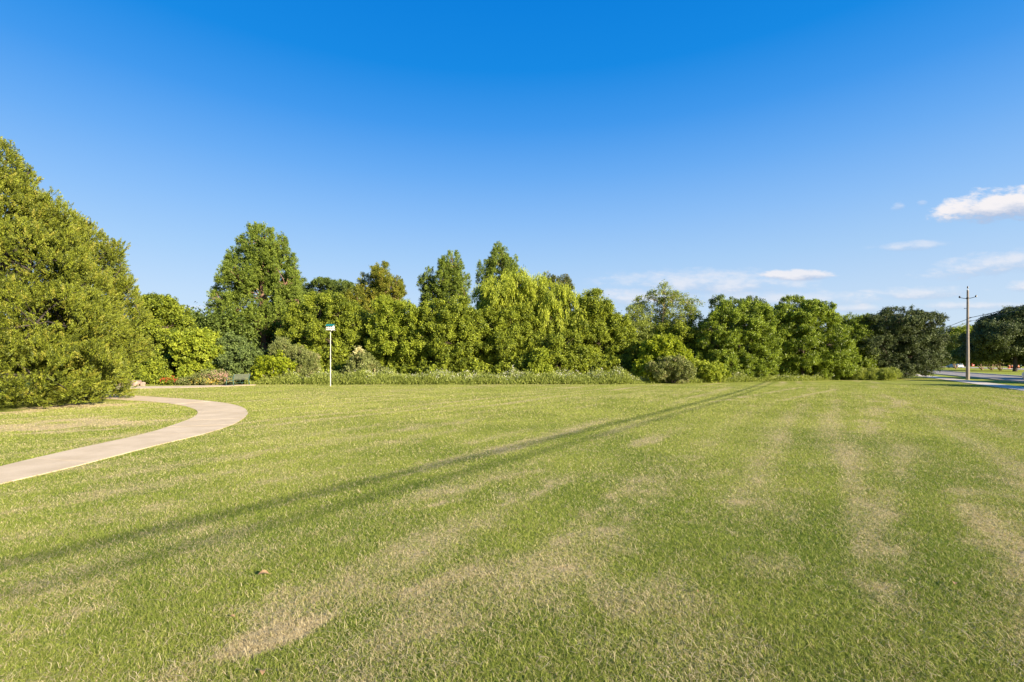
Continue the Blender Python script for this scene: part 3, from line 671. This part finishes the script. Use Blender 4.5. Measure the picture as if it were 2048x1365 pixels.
# cream plumes of the flowering shrub
def blossoms(name, root, D, pts, mat, n, r, l, seed):
    rng = np.random.default_rng(seed); P = np.vstack([np.array([wx(p[0], D), D - p[4], wz(p[1], D)]) + rng.normal(size=(n, 3)) * np.array([p[2], p[2], p[3]]) / F * D * .5 for p in pts])
    P[:, 2] = np.maximum(P[:, 2], .1)
    st = dict(nl=5, L=r, W=r * .6, l=l, w=l * .8, up=.8, along=0, mat=mat)
    return leaves(name, P, unit(rng.normal(size=P.shape) + (0, -.6, .5)), st, rng, root, origin=tuple(root.location))
blossoms('blossoms', TREES['green shrub carrying cream flower plumes right of the birdhouse pole'], 39.5, [(722, 697, 5, 6, .4), (716, 706, 4, 8, .6), (729, 705, 4, 8, .6), (710, 716, 3, 6, .6)], 'creambloom', 34, .10, .08, 5)
sh = shrub('mounded shrub of pink and yellow flowers left of the bench', 36.8, 425, [(440, 756, 20, 13), (415, 758, 22, 12), (395, 763, 22, 8), (452, 758, 10, 11), (372, 765, 16, 6)], 'greyshrub', 83, name='flower_shrub', over=dict(l=.08, w=.05, W=.1, L=.22, dens=12, bough=.2))
o = blossoms('blossoms', sh, 36.6, [(446, 752, 14, 8, .5), (438, 750, 14, 6, .5), (455, 755, 6, 8, .3)], 'pinkshrub', 90, .09, .06, 6); tag(o, 'dusty pink blossoms')
o = blossoms('blossoms', sh, 36.6, [(425, 758, 14, 6, .6), (435, 762, 14, 6, .7), (405, 761, 12, 5, .5)], 'yellowbloom', 60, .08, .055, 7); tag(o, 'yellow blossoms')
sh = shrub('low clump of red flowering plants between the rocks and the flower mound', 36.5, 340, [(335, 764, 9, 6), (350, 764, 12, 6), (362, 766, 8, 5)], 'broad', 84, name='flower_shrub', over=dict(l=.09, w=.05, W=.1, L=.2, dens=14, bough=.15))
blossoms('blossoms', sh, 36.3, [(334, 759, 6, 4, .3), (341, 758, 5, 4, .3), (355, 758, 4, 5, .3)], 'redbloom', 13, .06, .06, 8)

# undergrowth and far woods: masses nobody could count
def mass(name, label, cat, cells, st, mat, seed, bmat=None):
    rng = np.random.default_rng(seed); P, Dn = sprays(cells, st, rng)
    o = leaves(name, P, Dn, st, rng, None, mat=M[mat]); return tag(o, label, cat, kind='stuff')
EDGE = [(200, 36.5), (300, 38), (420, 38.5), (520, 39), (700, 40.5), (900, 40.5), (1100, 41), (1260, 41.5), (1400, 43.5), (1550, 46), (1700, 50), (1760, 53)]
rng = np.random.default_rng(90); cells = []
for k in range(150):
    px = rng.uniform(240, 1740); D = np.interp(px, [e[0] for e in EDGE], [e[1] for e in EDGE]) + rng.uniform(.6, 5)
    h = rng.uniform(.7, 1.6); cells.append((wx(px, D), D, h * .7, rng.uniform(.7, 1.3), .9, h))
mass('undergrowth', 'tangled green undergrowth at the foot of the wood', 'undergrowth', cells, dict(STY['shrub'], bough=.42, dens=5, nl=34, l=.16, w=.11), 'broad', 91)
cells = []
for k in range(90):
    px = rng.uniform(230, 1700); D = np.interp(px, [e[0] for e in EDGE], [e[1] for e in EDGE]) + rng.uniform(7, 22)
    h = rng.uniform(2.2, 3.6); cells.append((wx(px, D), D, h, rng.uniform(1.6, 2.8), 1.8, h))
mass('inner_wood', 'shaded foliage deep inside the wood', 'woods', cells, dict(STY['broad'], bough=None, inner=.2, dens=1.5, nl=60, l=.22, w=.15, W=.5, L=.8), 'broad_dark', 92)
cells = []
for k in range(90):
    px = rng.uniform(-300, 2300); D = rng.uniform(150, 260) if px < 1850 else rng.uniform(230, 320)
    h = rng.uniform(6, 9); cells.append((wx(px, D), D, h * .8, rng.uniform(7, 12), 6, h))
mass('far_woods', 'distant line of dark trees closing the view', 'woods', cells, dict(STY['far'], dens=.22, nl=46, l=1.1, w=.8, L=2.4, W=1.3), 'broad_dark', 93)

# wildflower strip along the wood
def wild_strip():
    rng = np.random.default_rng(95); n = 74000
    px = rng.uniform(490, 1730, n); Df = np.interp(px, [450, 520, 700, 1240, 1300, 1400, 1480, 1600, 1730], [37.2, 37.1, 36.8, 37.6, 39.2, 40.3, 41.8, 44.6, 49.5])
    D = Df + rng.random(n) ** 1.2 * np.interp(px, [490, 700, 1250, 1480, 1730], [2.2, 3.2, 3.0, 1.4, 1.0])
    x = wx(px, D); lump = fbm(x * .7 + 40, D * .9, 96, 3)
    h = np.interp(px, [1250, 1450], [1, .6]) * (.06 + 1.6 * lump ** 1.35) * rng.uniform(.55, 1.15, n) * np.clip((D - Df) / .5 + .5, .4, 1)
    z = h * rng.random(n) ** .6
    P = np.stack([x, D, z], 1)
    st = dict(nl=5, L=.16, W=.07, l=.15, w=.035, up=1.6, along=.75, mat='meadow')
    o = leaves('tall_grass', P, unit(rng.normal(size=P.shape)), st, rng, None); tag(o, 'tall rough grass and weeds along the edge of the lawn', 'tall grass', kind='stuff')
    keep = (rng.random(n) < .42) & (fbm(x * .5 + 9, D * .4, 98, 2) > .42) & (D - Df > .3); Q = P[keep]; Q[:, 2] = h[keep] * rng.uniform(.45, 1.08, keep.sum()); Q[:, 1] -= .12
    st = dict(nl=3, L=.05, W=.025, l=.062, w=.052, up=.6, along=0, mat='bloom')
    o = leaves('wildflowers', Q, unit(rng.normal(size=Q.shape) + (0, 0, .6)), st, rng, None); tag(o, 'small white wildflowers scattered through the tall grass', 'wildflowers', kind='stuff')
wild_strip()

# ------------------------------------------------------------------ grass blades and straw
m, nb = newmat('grass_blade'); dry = nb.attr('dry'); rnd = nb.attr('rnd')
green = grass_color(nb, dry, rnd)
r2 = nb.attr('rnd2'); straw = nb.mix(r2, (.34, .27, .13), (.62, .53, .32))
isdry = nb.step(nb.m('SUBTRACT', nb.m('MULTIPLY_ADD', dry, .86, .10), nb.attr('rnd3')), -.04, .04)
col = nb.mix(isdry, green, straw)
p = nb.n('ShaderNodeBsdfPrincipled'); nb.l(col, p.inputs['Base Color']); p.inputs['Roughness'].default_value = .6; p.inputs['Specular IOR Level'].default_value = .15
tr = nb.n('ShaderNodeBsdfTranslucent'); nb.l(nb.mix(1.0, col, (1.2, 1.15, .7), 'MULTIPLY'), tr.inputs[0])
mx = nb.n('ShaderNodeMixShader'); mx.inputs[0].default_value = .3; nb.l(p.outputs[0], mx.inputs[1]); nb.l(tr.outputs[0], mx.inputs[2])
o = nb.n('ShaderNodeOutputMaterial'); nb.l(mx.outputs[0], o.inputs[0]); M['blade'] = m

def inside(x, y, poly):
    r = np.zeros(len(x), bool); n = len(poly)
    x0, y0 = poly[-1]
    for (x1, y1) in poly:
        c = ((y1 > y) != (y0 > y)); 
        with np.errstate(divide='ignore', invalid='ignore'): xi = (x0 - x1) * (y - y1) / (y0 - y1) + x1
        r ^= c & (x < xi); x0, y0 = x1, y1
    return r
def scatter(n, r0, r1, rng, margin=1.42):
    D = r0 * (r1 / r0) ** rng.random(n); x = D * rng.uniform(-margin, margin, n); y = D.copy()
    k = np.ones(n, bool)
    for s in STRIPS: k &= ~inside(x + rng.normal(size=n) * .02, y + rng.normal(size=n) * .02, s)
    _, v = to_uv(x, y); k &= v < 9.8
    k &= ~((x < -16.8 - (y - 16) * .05) & (y > 14.5) & (y < 24) & (x < -17))
    return x[k], y[k]
def grass():
    rng = np.random.default_rng(100); n = 1600000
    x, y = scatter(n, 1.9, 38, rng); n = len(x); D = y
    dr = dryness(x, y)
    lod = np.clip(D / 5, .85, 4.5)
    h = rng.uniform(.013, .037, n) * (1 - .4 * dr) * (1 + .6 * (fbm(x * 2.5, y * 2.5, 44) - .5)) * np.clip(D / 12, 1, 1.3)
    w = rng.uniform(.0010, .0021, n) * lod
    an = rng.uniform(0, 2 * pi, n); ux, uy = np.cos(an), np.sin(an)
    la = rng.uniform(0, 2 * pi, n); ln = h * rng.uniform(.2, 1.9, n); lx, ly = np.cos(la) * ln, np.sin(la) * ln
    b0 = np.stack([x - ux * w, y - uy * w, np.full(n, .002)], 1); b1 = np.stack([x + ux * w, y + uy * w, np.full(n, .002)], 1)
    m0 = np.stack([x - ux * w * .8 + lx * .35, y - uy * w * .8 + ly * .35, h * .6], 1); m1 = np.stack([x + ux * w * .8 + lx * .35, y + uy * w * .8 + ly * .35, h * .6], 1)
    tp = np.stack([x + lx, y + ly, h], 1)
    v = np.stack([b0, b1, m1, m0, tp], 1).reshape(-1, 3); i = np.arange(n) * 5
    f = np.concatenate([np.stack([i, i + 1, i + 2], 1), np.stack([i, i + 2, i + 3], 1), np.stack([i + 3, i + 2, i + 4], 1)])
    rep = lambda a: np.tile(a, 3)
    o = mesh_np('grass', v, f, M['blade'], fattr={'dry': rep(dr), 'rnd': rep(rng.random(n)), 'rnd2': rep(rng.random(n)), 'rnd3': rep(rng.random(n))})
    tag(o, 'short mown grass blades covering the lawn', 'grass', kind='stuff')
    # straw clippings lying on top
    n = 110000; x, y = scatter(n, 1.9, 14, rng); dr = dryness(x, y); k = rng.random(len(x)) < .05 + dr * .88; x, y, dr = x[k], y[k], dr[k]; n = len(x)
    L = rng.uniform(.02, .06, n) * np.where(rng.random(n) < .03, 2.2, 1); an = rng.uniform(0, 2 * pi, n); w = rng.uniform(.0006, .0014, n) * np.clip(y / 4, 1, 2.2)
    dx, dy = np.cos(an) * L / 2, np.sin(an) * L / 2; z0 = rng.uniform(.018, .04, n); tz = rng.normal(size=n) * .008; px, py = -np.sin(an) * w, np.cos(an) * w
    kx, ky = rng.normal(size=n) * L * .12, rng.normal(size=n) * L * .12
    V = [np.stack([x - dx - px, y - dy - py, z0 - tz], 1), np.stack([x - dx + px, y - dy + py, z0 - tz], 1),
         np.stack([x + kx + px, y + ky + py, z0 + .006], 1), np.stack([x + kx - px, y + ky - py, z0 + .006], 1),
         np.stack([x + dx + px, y + dy + py, z0 + tz], 1), np.stack([x + dx - px, y + dy - py, z0 + tz], 1)]
    v = np.stack(V, 1).reshape(-1, 3); i = np.arange(n) * 6
    f = np.concatenate([np.stack([i, i + 1, i + 2, i + 3], 1), np.stack([i + 3, i + 2, i + 4, i + 5], 1)])
    rep = lambda a: np.tile(a, 2)
    o = mesh_np('straw_clippings', v, f, M['blade'], fattr={'dry': rep(np.ones(n)), 'rnd': rep(rng.random(n)), 'rnd2': rep(rng.uniform(.3, 1, n)), 'rnd3': rep(np.zeros(n))})
    tag(o, 'dry straw-coloured clippings lying on the grass', 'straw', kind='stuff')
grass()

# fallen leaves on the lawn
M['deadleaf'] = simple('dead_leaf', (.36, .25, .12), (.22, .13, .06), 20, .8)
def leaf(px, py, s, rz, label):
    x, y = gp(px, py); mb = MB(); n = 9; vs = []
    for i in range(n):
        t = i / (n - 1); wd = math.sin(pi * t) ** .8 * .42 * s; zc = .3 * s * math.sin(pi * t)
        vs += [((t - .5) * s * 1.4, -wd, zc + wd * .35), ((t - .5) * s * 1.4, 0, zc), ((t - .5) * s * 1.4, wd, zc + wd * .35)]
    fs = []
    for i in range(n - 1):
        a = i * 3; fs += [(a, a + 1, a + 4, a + 3), (a + 1, a + 2, a + 5, a + 4)]
    mb.add(vs, fs); mb.tube([(s * .7, 0, 0), (s * 1.0, 0, .02 * s)], .03 * s, 5)
    o = mb.build('fallen_leaf', M['deadleaf']); o.location = (x, y, .03); o.rotation_euler = (.2, .1, rz)
    md = o.modifiers.new('thick', 'SOLIDIFY'); md.thickness = .001
    tag(o, label, 'leaf', 'brown leaves fallen on the lawn')
leaf(527, 1157, .055, .5, 'curled orange-brown fallen leaf on the lawn at lower left')
leaf(524, 1358, .035, 2.1, 'small brown fallen leaf at the very bottom left of the lawn')
leaf(1908, 1176, .035, 1.0, 'pinkish brown fallen leaf on the greener grass at lower right')
leaf(465, 1243, .022, .2, 'tiny orange fallen leaf below the curled orange-brown leaf')
leaf(1396, 1192, .02, .9, 'tiny pale fallen scrap among the dry grass in the lower middle')

# ------------------------------------------------------------------ rocks
M['rock'] = simple('rock', (.42, .30, .23), (.22, .16, .12), 3, .9, bstr=.8)
def rock(px, D, sx, sy, sz, seed, label):
    r = random.Random(seed); mb = MB(); mb.sphere((0, 0, sz * .5), 1, (1, 1, 1), 16, 10); vs = []
    for v in mb.v:
        q = Vector((v[0], v[1], v[2] - sz * .5)); n = 1 + .22 * math.sin(q.x * 3.1 + seed) * math.cos(q.y * 2.7 + seed * 2) + .12 * math.sin(q.z * 6 + q.x * 5 + seed)
        vs.append((q.x * sx * n, q.y * sy * n, sz * .35 + max(-.6, min(.62, q.z)) * sz * n))
    mb.v = vs; o = mb.build('rock', M['rock'], smooth=True); o.location = (wx(px, D), D, 0); o.rotation_euler = (0, 0, seed)
    tag(o, label, 'rock', 'rocks beside the garden path')
rock(254, 35.3, .42, .3, .42, 1, 'pale flat rock nearest the juniper by the garden path')
rock(273, 35.2, .5, .3, .38, 2, 'longer orange-tinted rock right of the pale flat rock')
rock(286, 35.0, .18, .16, .26, 3, 'smallest upright rock at the right end of the rocks')

# ------------------------------------------------------------------ bench
M['benchmetal'] = simple('dark_green_metal', (.06, .13, .105), (.04, .09, .07), 12, .45, .2)
M['benchslat'] = simple('green_grey_slats', (.15, .165, .12), (.08, .095, .065), 14, .55)
bx, by = gp(465.5, 772.4); th = R(79)
bench = empty('park_bench', (bx, by, 0), 'dark green slatted park bench with curved arms seen from behind on the garden path', 'bench', rz=th)
# local: x along the back, y towards the front
BL = 1.62
for s, nm in ((0, 'left'), (1, 'right')):
    x = .03 + s * (BL - .06)
    mb = MB(); mb.tube([(x, -.06, 0), (x, -.03, .2), (x, .0, .42), (x, -.05, .62), (x, -.12, .84)], [.028, .024, .026, .024, .02], 8); mb.build('leg', M['benchmetal'], bench, True)
    mb = MB(); mb.tube([(x, .60, 0), (x, .56, .2), (x, .54, .42)], [.028, .024, .026], 8); mb.build('leg', M['benchmetal'], bench, True)
    mb = MB(); mb.tube([(x, -.04, .60), (x, .1, .655), (x, .3, .66), (x, .48, .645), (x, .57, .58), (x, .545, .42)], .022, 8); mb.build('armrest', M['benchmetal'], bench, True)
    mb = MB(); mb.tube([(x, 0, .40), (x, .54, .40)], .022, 8); mb.build('seat_support', M['benchmetal'], bench, True)
mb = MB()
for k in range(6): mb.box((BL / 2, .03 + k * .098, .435 - .004 * k), (BL - .02, .082, .028))
mb.build('seat', M['benchslat'], bench, bevel=.004)
mb = MB()
for k in range(4): mb.box((BL / 2, -.005 - .03 * k + .035, .53 + .093 * k), (BL - .02, .026, .08), rx=R(17))
mb.build('backrest', M['benchslat'], bench, bevel=.004)
mb = MB().box((BL / 2, .28, .385), (.05, .5, .05)); mb.tube([(.03, .27, .2), (BL - .03, .27, .2)], .012, 6); mb.build('stretcher', M['benchmetal'], bench)

# ------------------------------------------------------------------ birdhouse
M['white'] = simple('white_paint', (.58, .555, .51), (.48, .455, .42), 5, .5, bstr=.05)
M['teal'] = simple('teal_roof', (.012, .15, .135), (.01, .11, .10), 8, .45)
M['hole'] = simple('dark_hole', (.02, .018, .015), None, 5, .9)
hx, hy = gp(661, 773.2); TOP = wz(649, hy)
bh = empty('birdhouse', (hx, hy, 0), 'white multi-room birdhouse with teal roof on a tall white pole', 'birdhouse')
W2 = .46; B0 = TOP - .43
mb = MB(); mb.tube([(0, 0, -.1), (0, 0, 1.9)], .029, 12); mb.tube([(0, 0, 1.88), (0, 0, B0 + .02)], .024, 12); mb.tube([(0, 0, 1.85), (0, 0, 1.93)], .038, 12); mb.build('pole', M['white'], bh, False)
body = MB(); body.box((0, 0, B0 + .012), (W2 + .10, .46, .022)); body.box((0, 0, B0 + .082), (W2, .34, .118)); body.box((0, 0, B0 + .152), (W2 + .08, .44, .02)); body.box((0, 0, B0 + .222), (W2, .34, .12))
bo = body.build('nest_box', M['white'], bh, bevel=.004)
for r in range(2):
    for k in range(3):
        for sd_ in (-1, 1):
            mb = MB(); xx = (k - 1) * .15; zz = B0 + .078 + r * .142; yy_ = sd_ * .172
            mb.tube([(xx, yy_ - .004, zz), (xx, yy_ + .004, zz)], .026, 12); mb.build('entrance_hole', M['hole'], bo)
mb = MB(); z0 = B0 + .285
prof = [(-.25, z0), (-.25, z0 + .018), (0, z0 + .16), (.25, z0 + .018), (.25, z0), (0, z0 + .13)]
mb.prism(prof, -W2 / 2 - .05, W2 / 2 + .05); mb.build('roof', M['teal'], bh)
mb = MB(); mb.prism([(-.17, z0), (0, z0 + .10), (.17, z0)], -W2 / 2, W2 / 2); mb.build('gable', M['white'], bh)
mb = MB().box((.16, -.2, B0 - .03), (.06, .05, .05)); mb.tube([(.03, -.02, B0 - .02), (.14, -.18, B0 - .01)], .008, 6); mb.build('winch_bracket', M['white'], bh)

# ------------------------------------------------------------------ utility pole and cables
m, nb = newmat('weathered_pole'); t = nb.n('ShaderNodeTexCoord').outputs['Object']
mp = nb.n('ShaderNodeMapping'); nb.l(t, mp.inputs[0]); mp.inputs['Scale'].default_value = (8, 8, .8)
nz = nb.noise(mp.outputs[0], 3, 6, .65)
M['pole'] = finish(m, nb, nb.mix(nb.step(nz, .3, .7), (.19, .16, .13), (.33, .275, .225)), .9, bump=nz, bstr=.5, bdist=.02, spec=.15)
M['darkmetal'] = simple('dark_metal', (.06, .06, .06), (.03, .03, .03), 10, .5, .5)
M['insulator'] = simple('dark_porcelain', (.06, .055, .055), (.04, .035, .035), 10, .25)
M['galv'] = simple('galvanised', (.45, .45, .44), (.32, .32, .31), 10, .45, .6)
M['cable'] = simple('black_cable', (.03, .03, .03), None, 10, .6)
PX, PY = gp(1935.5, 760.0); PH = wz(581, PY)
RAZ = -math.atan2(DR[0], DR[1])       # turn so that local +y runs along the road
def utility_pole(x, y, label):
    root = empty('utility_pole', (x, y, 0), label, 'utility pole', 'utility poles along the road', rz=RAZ)
    mb = MB(); mb.tube([(0, 0, -.3), (0, 0, PH * .4), (0, 0, PH)], [.160, .128, .082], 8); mb.build('pole', M['pole'], root)
    cap = MB(); cap.tube([(0, 0, PH - .02), (0, 0, PH + .03)], .09, 8); cap.tube([(0, 0, PH + .03), (0, 0, PH + .25)], .028, 8); cp = cap.build('pole_cap', M['galv'], root)
    MB().tube([(0, 0, PH + .2), (0, 0, PH + .27), (0, 0, PH + .33), (0, 0, PH + .42)], [.045, .075, .06, .03], 10).build('insulator', M['insulator'], cp)
    br = MB(); za = wz(597, PY); br.tube([(0, 0, za - .08), (0, 0, za + .08)], .115, 10)
    for s in (-1, 1): br.tube([(s * .1, 0, za - .02), (s * .35, 0, za + .03), (s * .58, 0, za + .11)], [.03, .025, .025], 8)
    bo = br.build('bracket', M['darkmetal'], root)
    for s in (-1, 1): MB().tube([(s * .58, 0, za + .06), (s * .60, 0, za + .14), (s * .61, 0, za + .2), (s * .62, 0, za + .28)], [.045, .085, .07, .035], 10).build('insulator', M['insulator'], bo)
    zb = wz(617, PY); MB().tube([(-.07, 0, zb), (-.22, 0, zb), (-.26, 0, zb)], [.02, .02, .05], 8).build('insulator', M['insulator'], root)
    zc = [wz(635.5, PY), wz(642.5, PY)]
    for z in zc: MB().tube([(.1, 0, z), (.3, 0, z)], .03, 8).build('cable_clamp', M['darkmetal'], root)
    return root
utility_pole(PX, PY, 'tall tapered brown utility pole with three insulators between sidewalk and road')
SP = 69.0; pu, pv = to_uv(PX, PY)
near = utility_pole(*uv(pu - SP, pv), 'utility pole outside the right edge of the photo')
far = utility_pole(*uv(pu + SP * 1.35, pv), 'distant utility pole hidden behind the dark oak')
far2 = utility_pole(*uv(pu - 2 * SP, pv), 'utility pole standing far behind the camera')
cbs = [(wz(635.5, PY), .024, .5, 'thick upper black cable strung between the utility poles'), (wz(642.5, PY), .016, .4, 'thinner lower black cable strung between the utility poles')]
for z, r, sag, lab in cbs:
    mb = MB(); us = [pu - 2 * SP, pu - SP, pu, pu + SP * 1.35]; pts = []
    for a, c in zip(us[:-1], us[1:]):
        for t in np.linspace(0, 1, 25)[:-1]:
            q = uv(a + (c - a) * t, pv + .3); lift = (.19 if r < .02 else .11) * (1 - abs(a + (c - a) * t - us[1]) / SP); pts.append((q[0], q[1], z + max(0, lift) - sag * 4 * t * (1 - t)))
    q = uv(us[-1], pv + .3); pts.append((q[0], q[1], z))
    tag(mb.tube(pts, r, 6).build('cable', M['cable'], smooth=True), lab, 'cable', 'cables between the utility poles')

# ------------------------------------------------------------------ vehicles
M['carwhite'] = simple('white_car_paint', (.78, .79, .80), (.72, .73, .74), 2, .25, bstr=.0)
M['carpale'] = simple('pale_silver_paint', (.50, .58, .68), (.46, .54, .64), 2, .3, bstr=.0)
M['glass'] = simple('dark_glass', (.03, .04, .05), (.02, .03, .04), 3, .08)
M['tyre'] = simple('tyre', (.02, .02, .02), None, 12, .85)
M['rim'] = simple('rim', (.5, .5, .5), None, 8, .35, .8)
M['redlamp'] = simple('red_lamp', (.45, .02, .02), (.35, .015, .015), 8, .3)
M['headlamp'] = simple('clear_lamp', (.7, .72, .74), (.6, .62, .64), 8, .15)
def car(x, y, rz, paint, label, group, suv=False):
    root = empty('car', (x, y, .01), label, 'car', group, rz=rz)   # local: +y front, x across
    Hh = 1.72 if suv else 1.45; Lh = 2.3; wd = .92; belt = 1.0 if suv else .92
    prof = [(-Lh, .32), (-Lh - .05, .55), (-Lh + .02, belt), (-Lh + .25, belt + .04), (-Lh + (.35 if suv else .75), Hh - .06), (-Lh + (.7 if suv else 1.3), Hh), (.35, Hh), (.7, Hh - .05), (1.25, belt + .04), (2.05, belt - .12), (2.32, .72), (2.36, .45), (2.25, .28), (-2.1, .26)]
    mb = MB(); n = len(prof); vs = []
    for xx, ins in ((-wd, 0), (wd, 0)):
        for (py_, pz) in prof:
            k = .0 if pz <= belt + .05 else (pz - belt) * .32; vs.append(((xx + k) if xx < 0 else (xx - k), py_, pz))
    mb.add(vs, [tuple(range(n - 1, -1, -1)), tuple(range(n, 2 * n))] + [(i, (i + 1) % n, (i + 1) % n + n, i + n) for i in range(n)])
    mb.build('body', paint, root, bevel=.05)
    zt = Hh - .12; zb = belt + .09
    kx = lambda z: wd - (z - belt) * .32 + .006
    for s in (-1, 1):
        q = [(-Lh + (.55 if suv else .85), zt), (-Lh + .45, zb), (1.1, zb), (.62, zt)]
        MB().add([(s * kx(z), yy_, z) for yy_, z in q] + [(s * (kx(z) - .02), yy_, z) for yy_, z in q], [(0, 1, 2, 3), (7, 6, 5, 4), (0, 4, 5, 1), (1, 5, 6, 2), (2, 6, 7, 3), (3, 7, 4, 0)]).build('side_window', M['glass'], root)
    r0 = -Lh + (.35 if suv else .75)
    for nm, (ya, za), (yb, zb_) in (('rear_window', (r0 - .03, Hh - .12), (-Lh + .27 - .02, belt + .12)), ('windscreen', (.74, Hh - .1), (1.2, belt + .1))):
        MB().add([(-.6, ya, za + .01), (.6, ya, za + .01), (.72, yb, zb_ + .01), (-.72, yb, zb_ + .01), (-.6, ya, za - .03), (.6, ya, za - .03), (.72, yb, zb_ - .03), (-.72, yb, zb_ - .03)],
                 [(0, 1, 2, 3), (7, 6, 5, 4), (0, 4, 5, 1), (1, 5, 6, 2), (2, 6, 7, 3), (3, 7, 4, 0)]).build(nm, M['glass'], root)
    for sx_ in (-1, 1):
        for yy_ in (-1.4, 1.45):
            w = MB().tube([(sx_ * .72, yy_, .33), (sx_ * .94, yy_, .33)], .33, 20).build('wheel', M['tyre'], root, bevel=.02)
            MB().tube([(sx_ * .80, yy_, .33), (sx_ * .955, yy_, .33)], .2, 12).build('rim', M['rim'], w)
        MB().box((sx_ * .74, -Lh - .02, .85), (.28, .08, .2)).build('tail_light', M['redlamp'], root, bevel=.02)
        MB().box((sx_ * .68, 2.28, .70), (.36, .14, .14)).build('headlight', M['headlamp'], root, bevel=.03)
    MB().box((0, -Lh - .06, .72), (.32, .03, .12)).build('number_plate', M['white'], root)
    return root
px_, py_ = uv(*(to_uv(*(lambda D: (wx(1910, D), D))(165))))
car(wx(1910, 165), 165, RAZ + .55, M['carpale'], 'pale blue-silver vehicle on the far road left of the utility pole', 'vehicles on the roads', suv=True)
q = to_uv(wx(2050, 44.5), 44.5); cu, cvv = q[0] - 2.1, q[1] + .75
x_, y_ = uv(cu, cvv); car(x_, y_, RAZ, M['carwhite'], 'white car on the near road just showing at the right edge', 'vehicles on the roads')

# small things across the road
M['orange'] = simple('orange_plastic', (.75, .16, .03), (.6, .12, .02), 5, .5)
M['redsign'] = simple('red_sign', (.6, .05, .04), (.5, .04, .03), 5, .5)
def drum(px, D, label):
    root = empty('traffic_drum', (wx(px, D), D, .01), label, 'traffic barrel', 'orange traffic barrels across the road')
    MB().tube([(0, 0, 0), (0, 0, .1), (0, 0, .12), (0, 0, .55), (0, 0, 1.0), (0, 0, 1.05)], [.42, .42, .3, .28, .25, .2], 16).build('barrel', M['orange'], root)
    for z in (.35, .75): MB().tube([(0, 0, z), (0, 0, z + .14)], .292 - .03 * z, 16, cap=False).build('reflective_band', M['white'], root)
    MB().box((0, 0, 1.12), (.22, .04, .12)).build('handle', M['darkmetal'], root)
drum(2018, 150, 'orange and white traffic barrel between the myrtle stems and the oak trunk')
drum(2024, 158, 'orange and white traffic barrel nearest the oak trunk on its left')
drum(2036, 152, 'orange and white traffic barrel right of the oak trunk')
sg = empty('road_sign', (wx(1946, 140), 140, 0), 'small red and white sign on a post right of the utility pole', 'sign')
MB().tube([(0, 0, -.1), (0, 0, 1.6)], .04, 8).build('post', M['galv'], sg); MB().box((0, -.06, 1.2), (.6, .03, .8), rz=-.3).build('sign_panel', M['redsign'], sg); MB().box((0, -.09, 1.15), (.36, .012, .25), rz=-.3).build('sign_stripe', M['white'], sg)
sg = empty('street_sign', (wx(2042, 140), 140, 0), 'thin pale green post at the far right across the road', 'post')
MB().tube([(0, 0, -.1), (0, 0, 2.0)], .08, 8).build('post', simple('pale_green_paint', (.3, .45, .33), None, 6, .6), sg); MB().tube([(0, 0, 2.0), (0, 0, 2.05)], .1, 8).build('cap', M['galv'], sg)
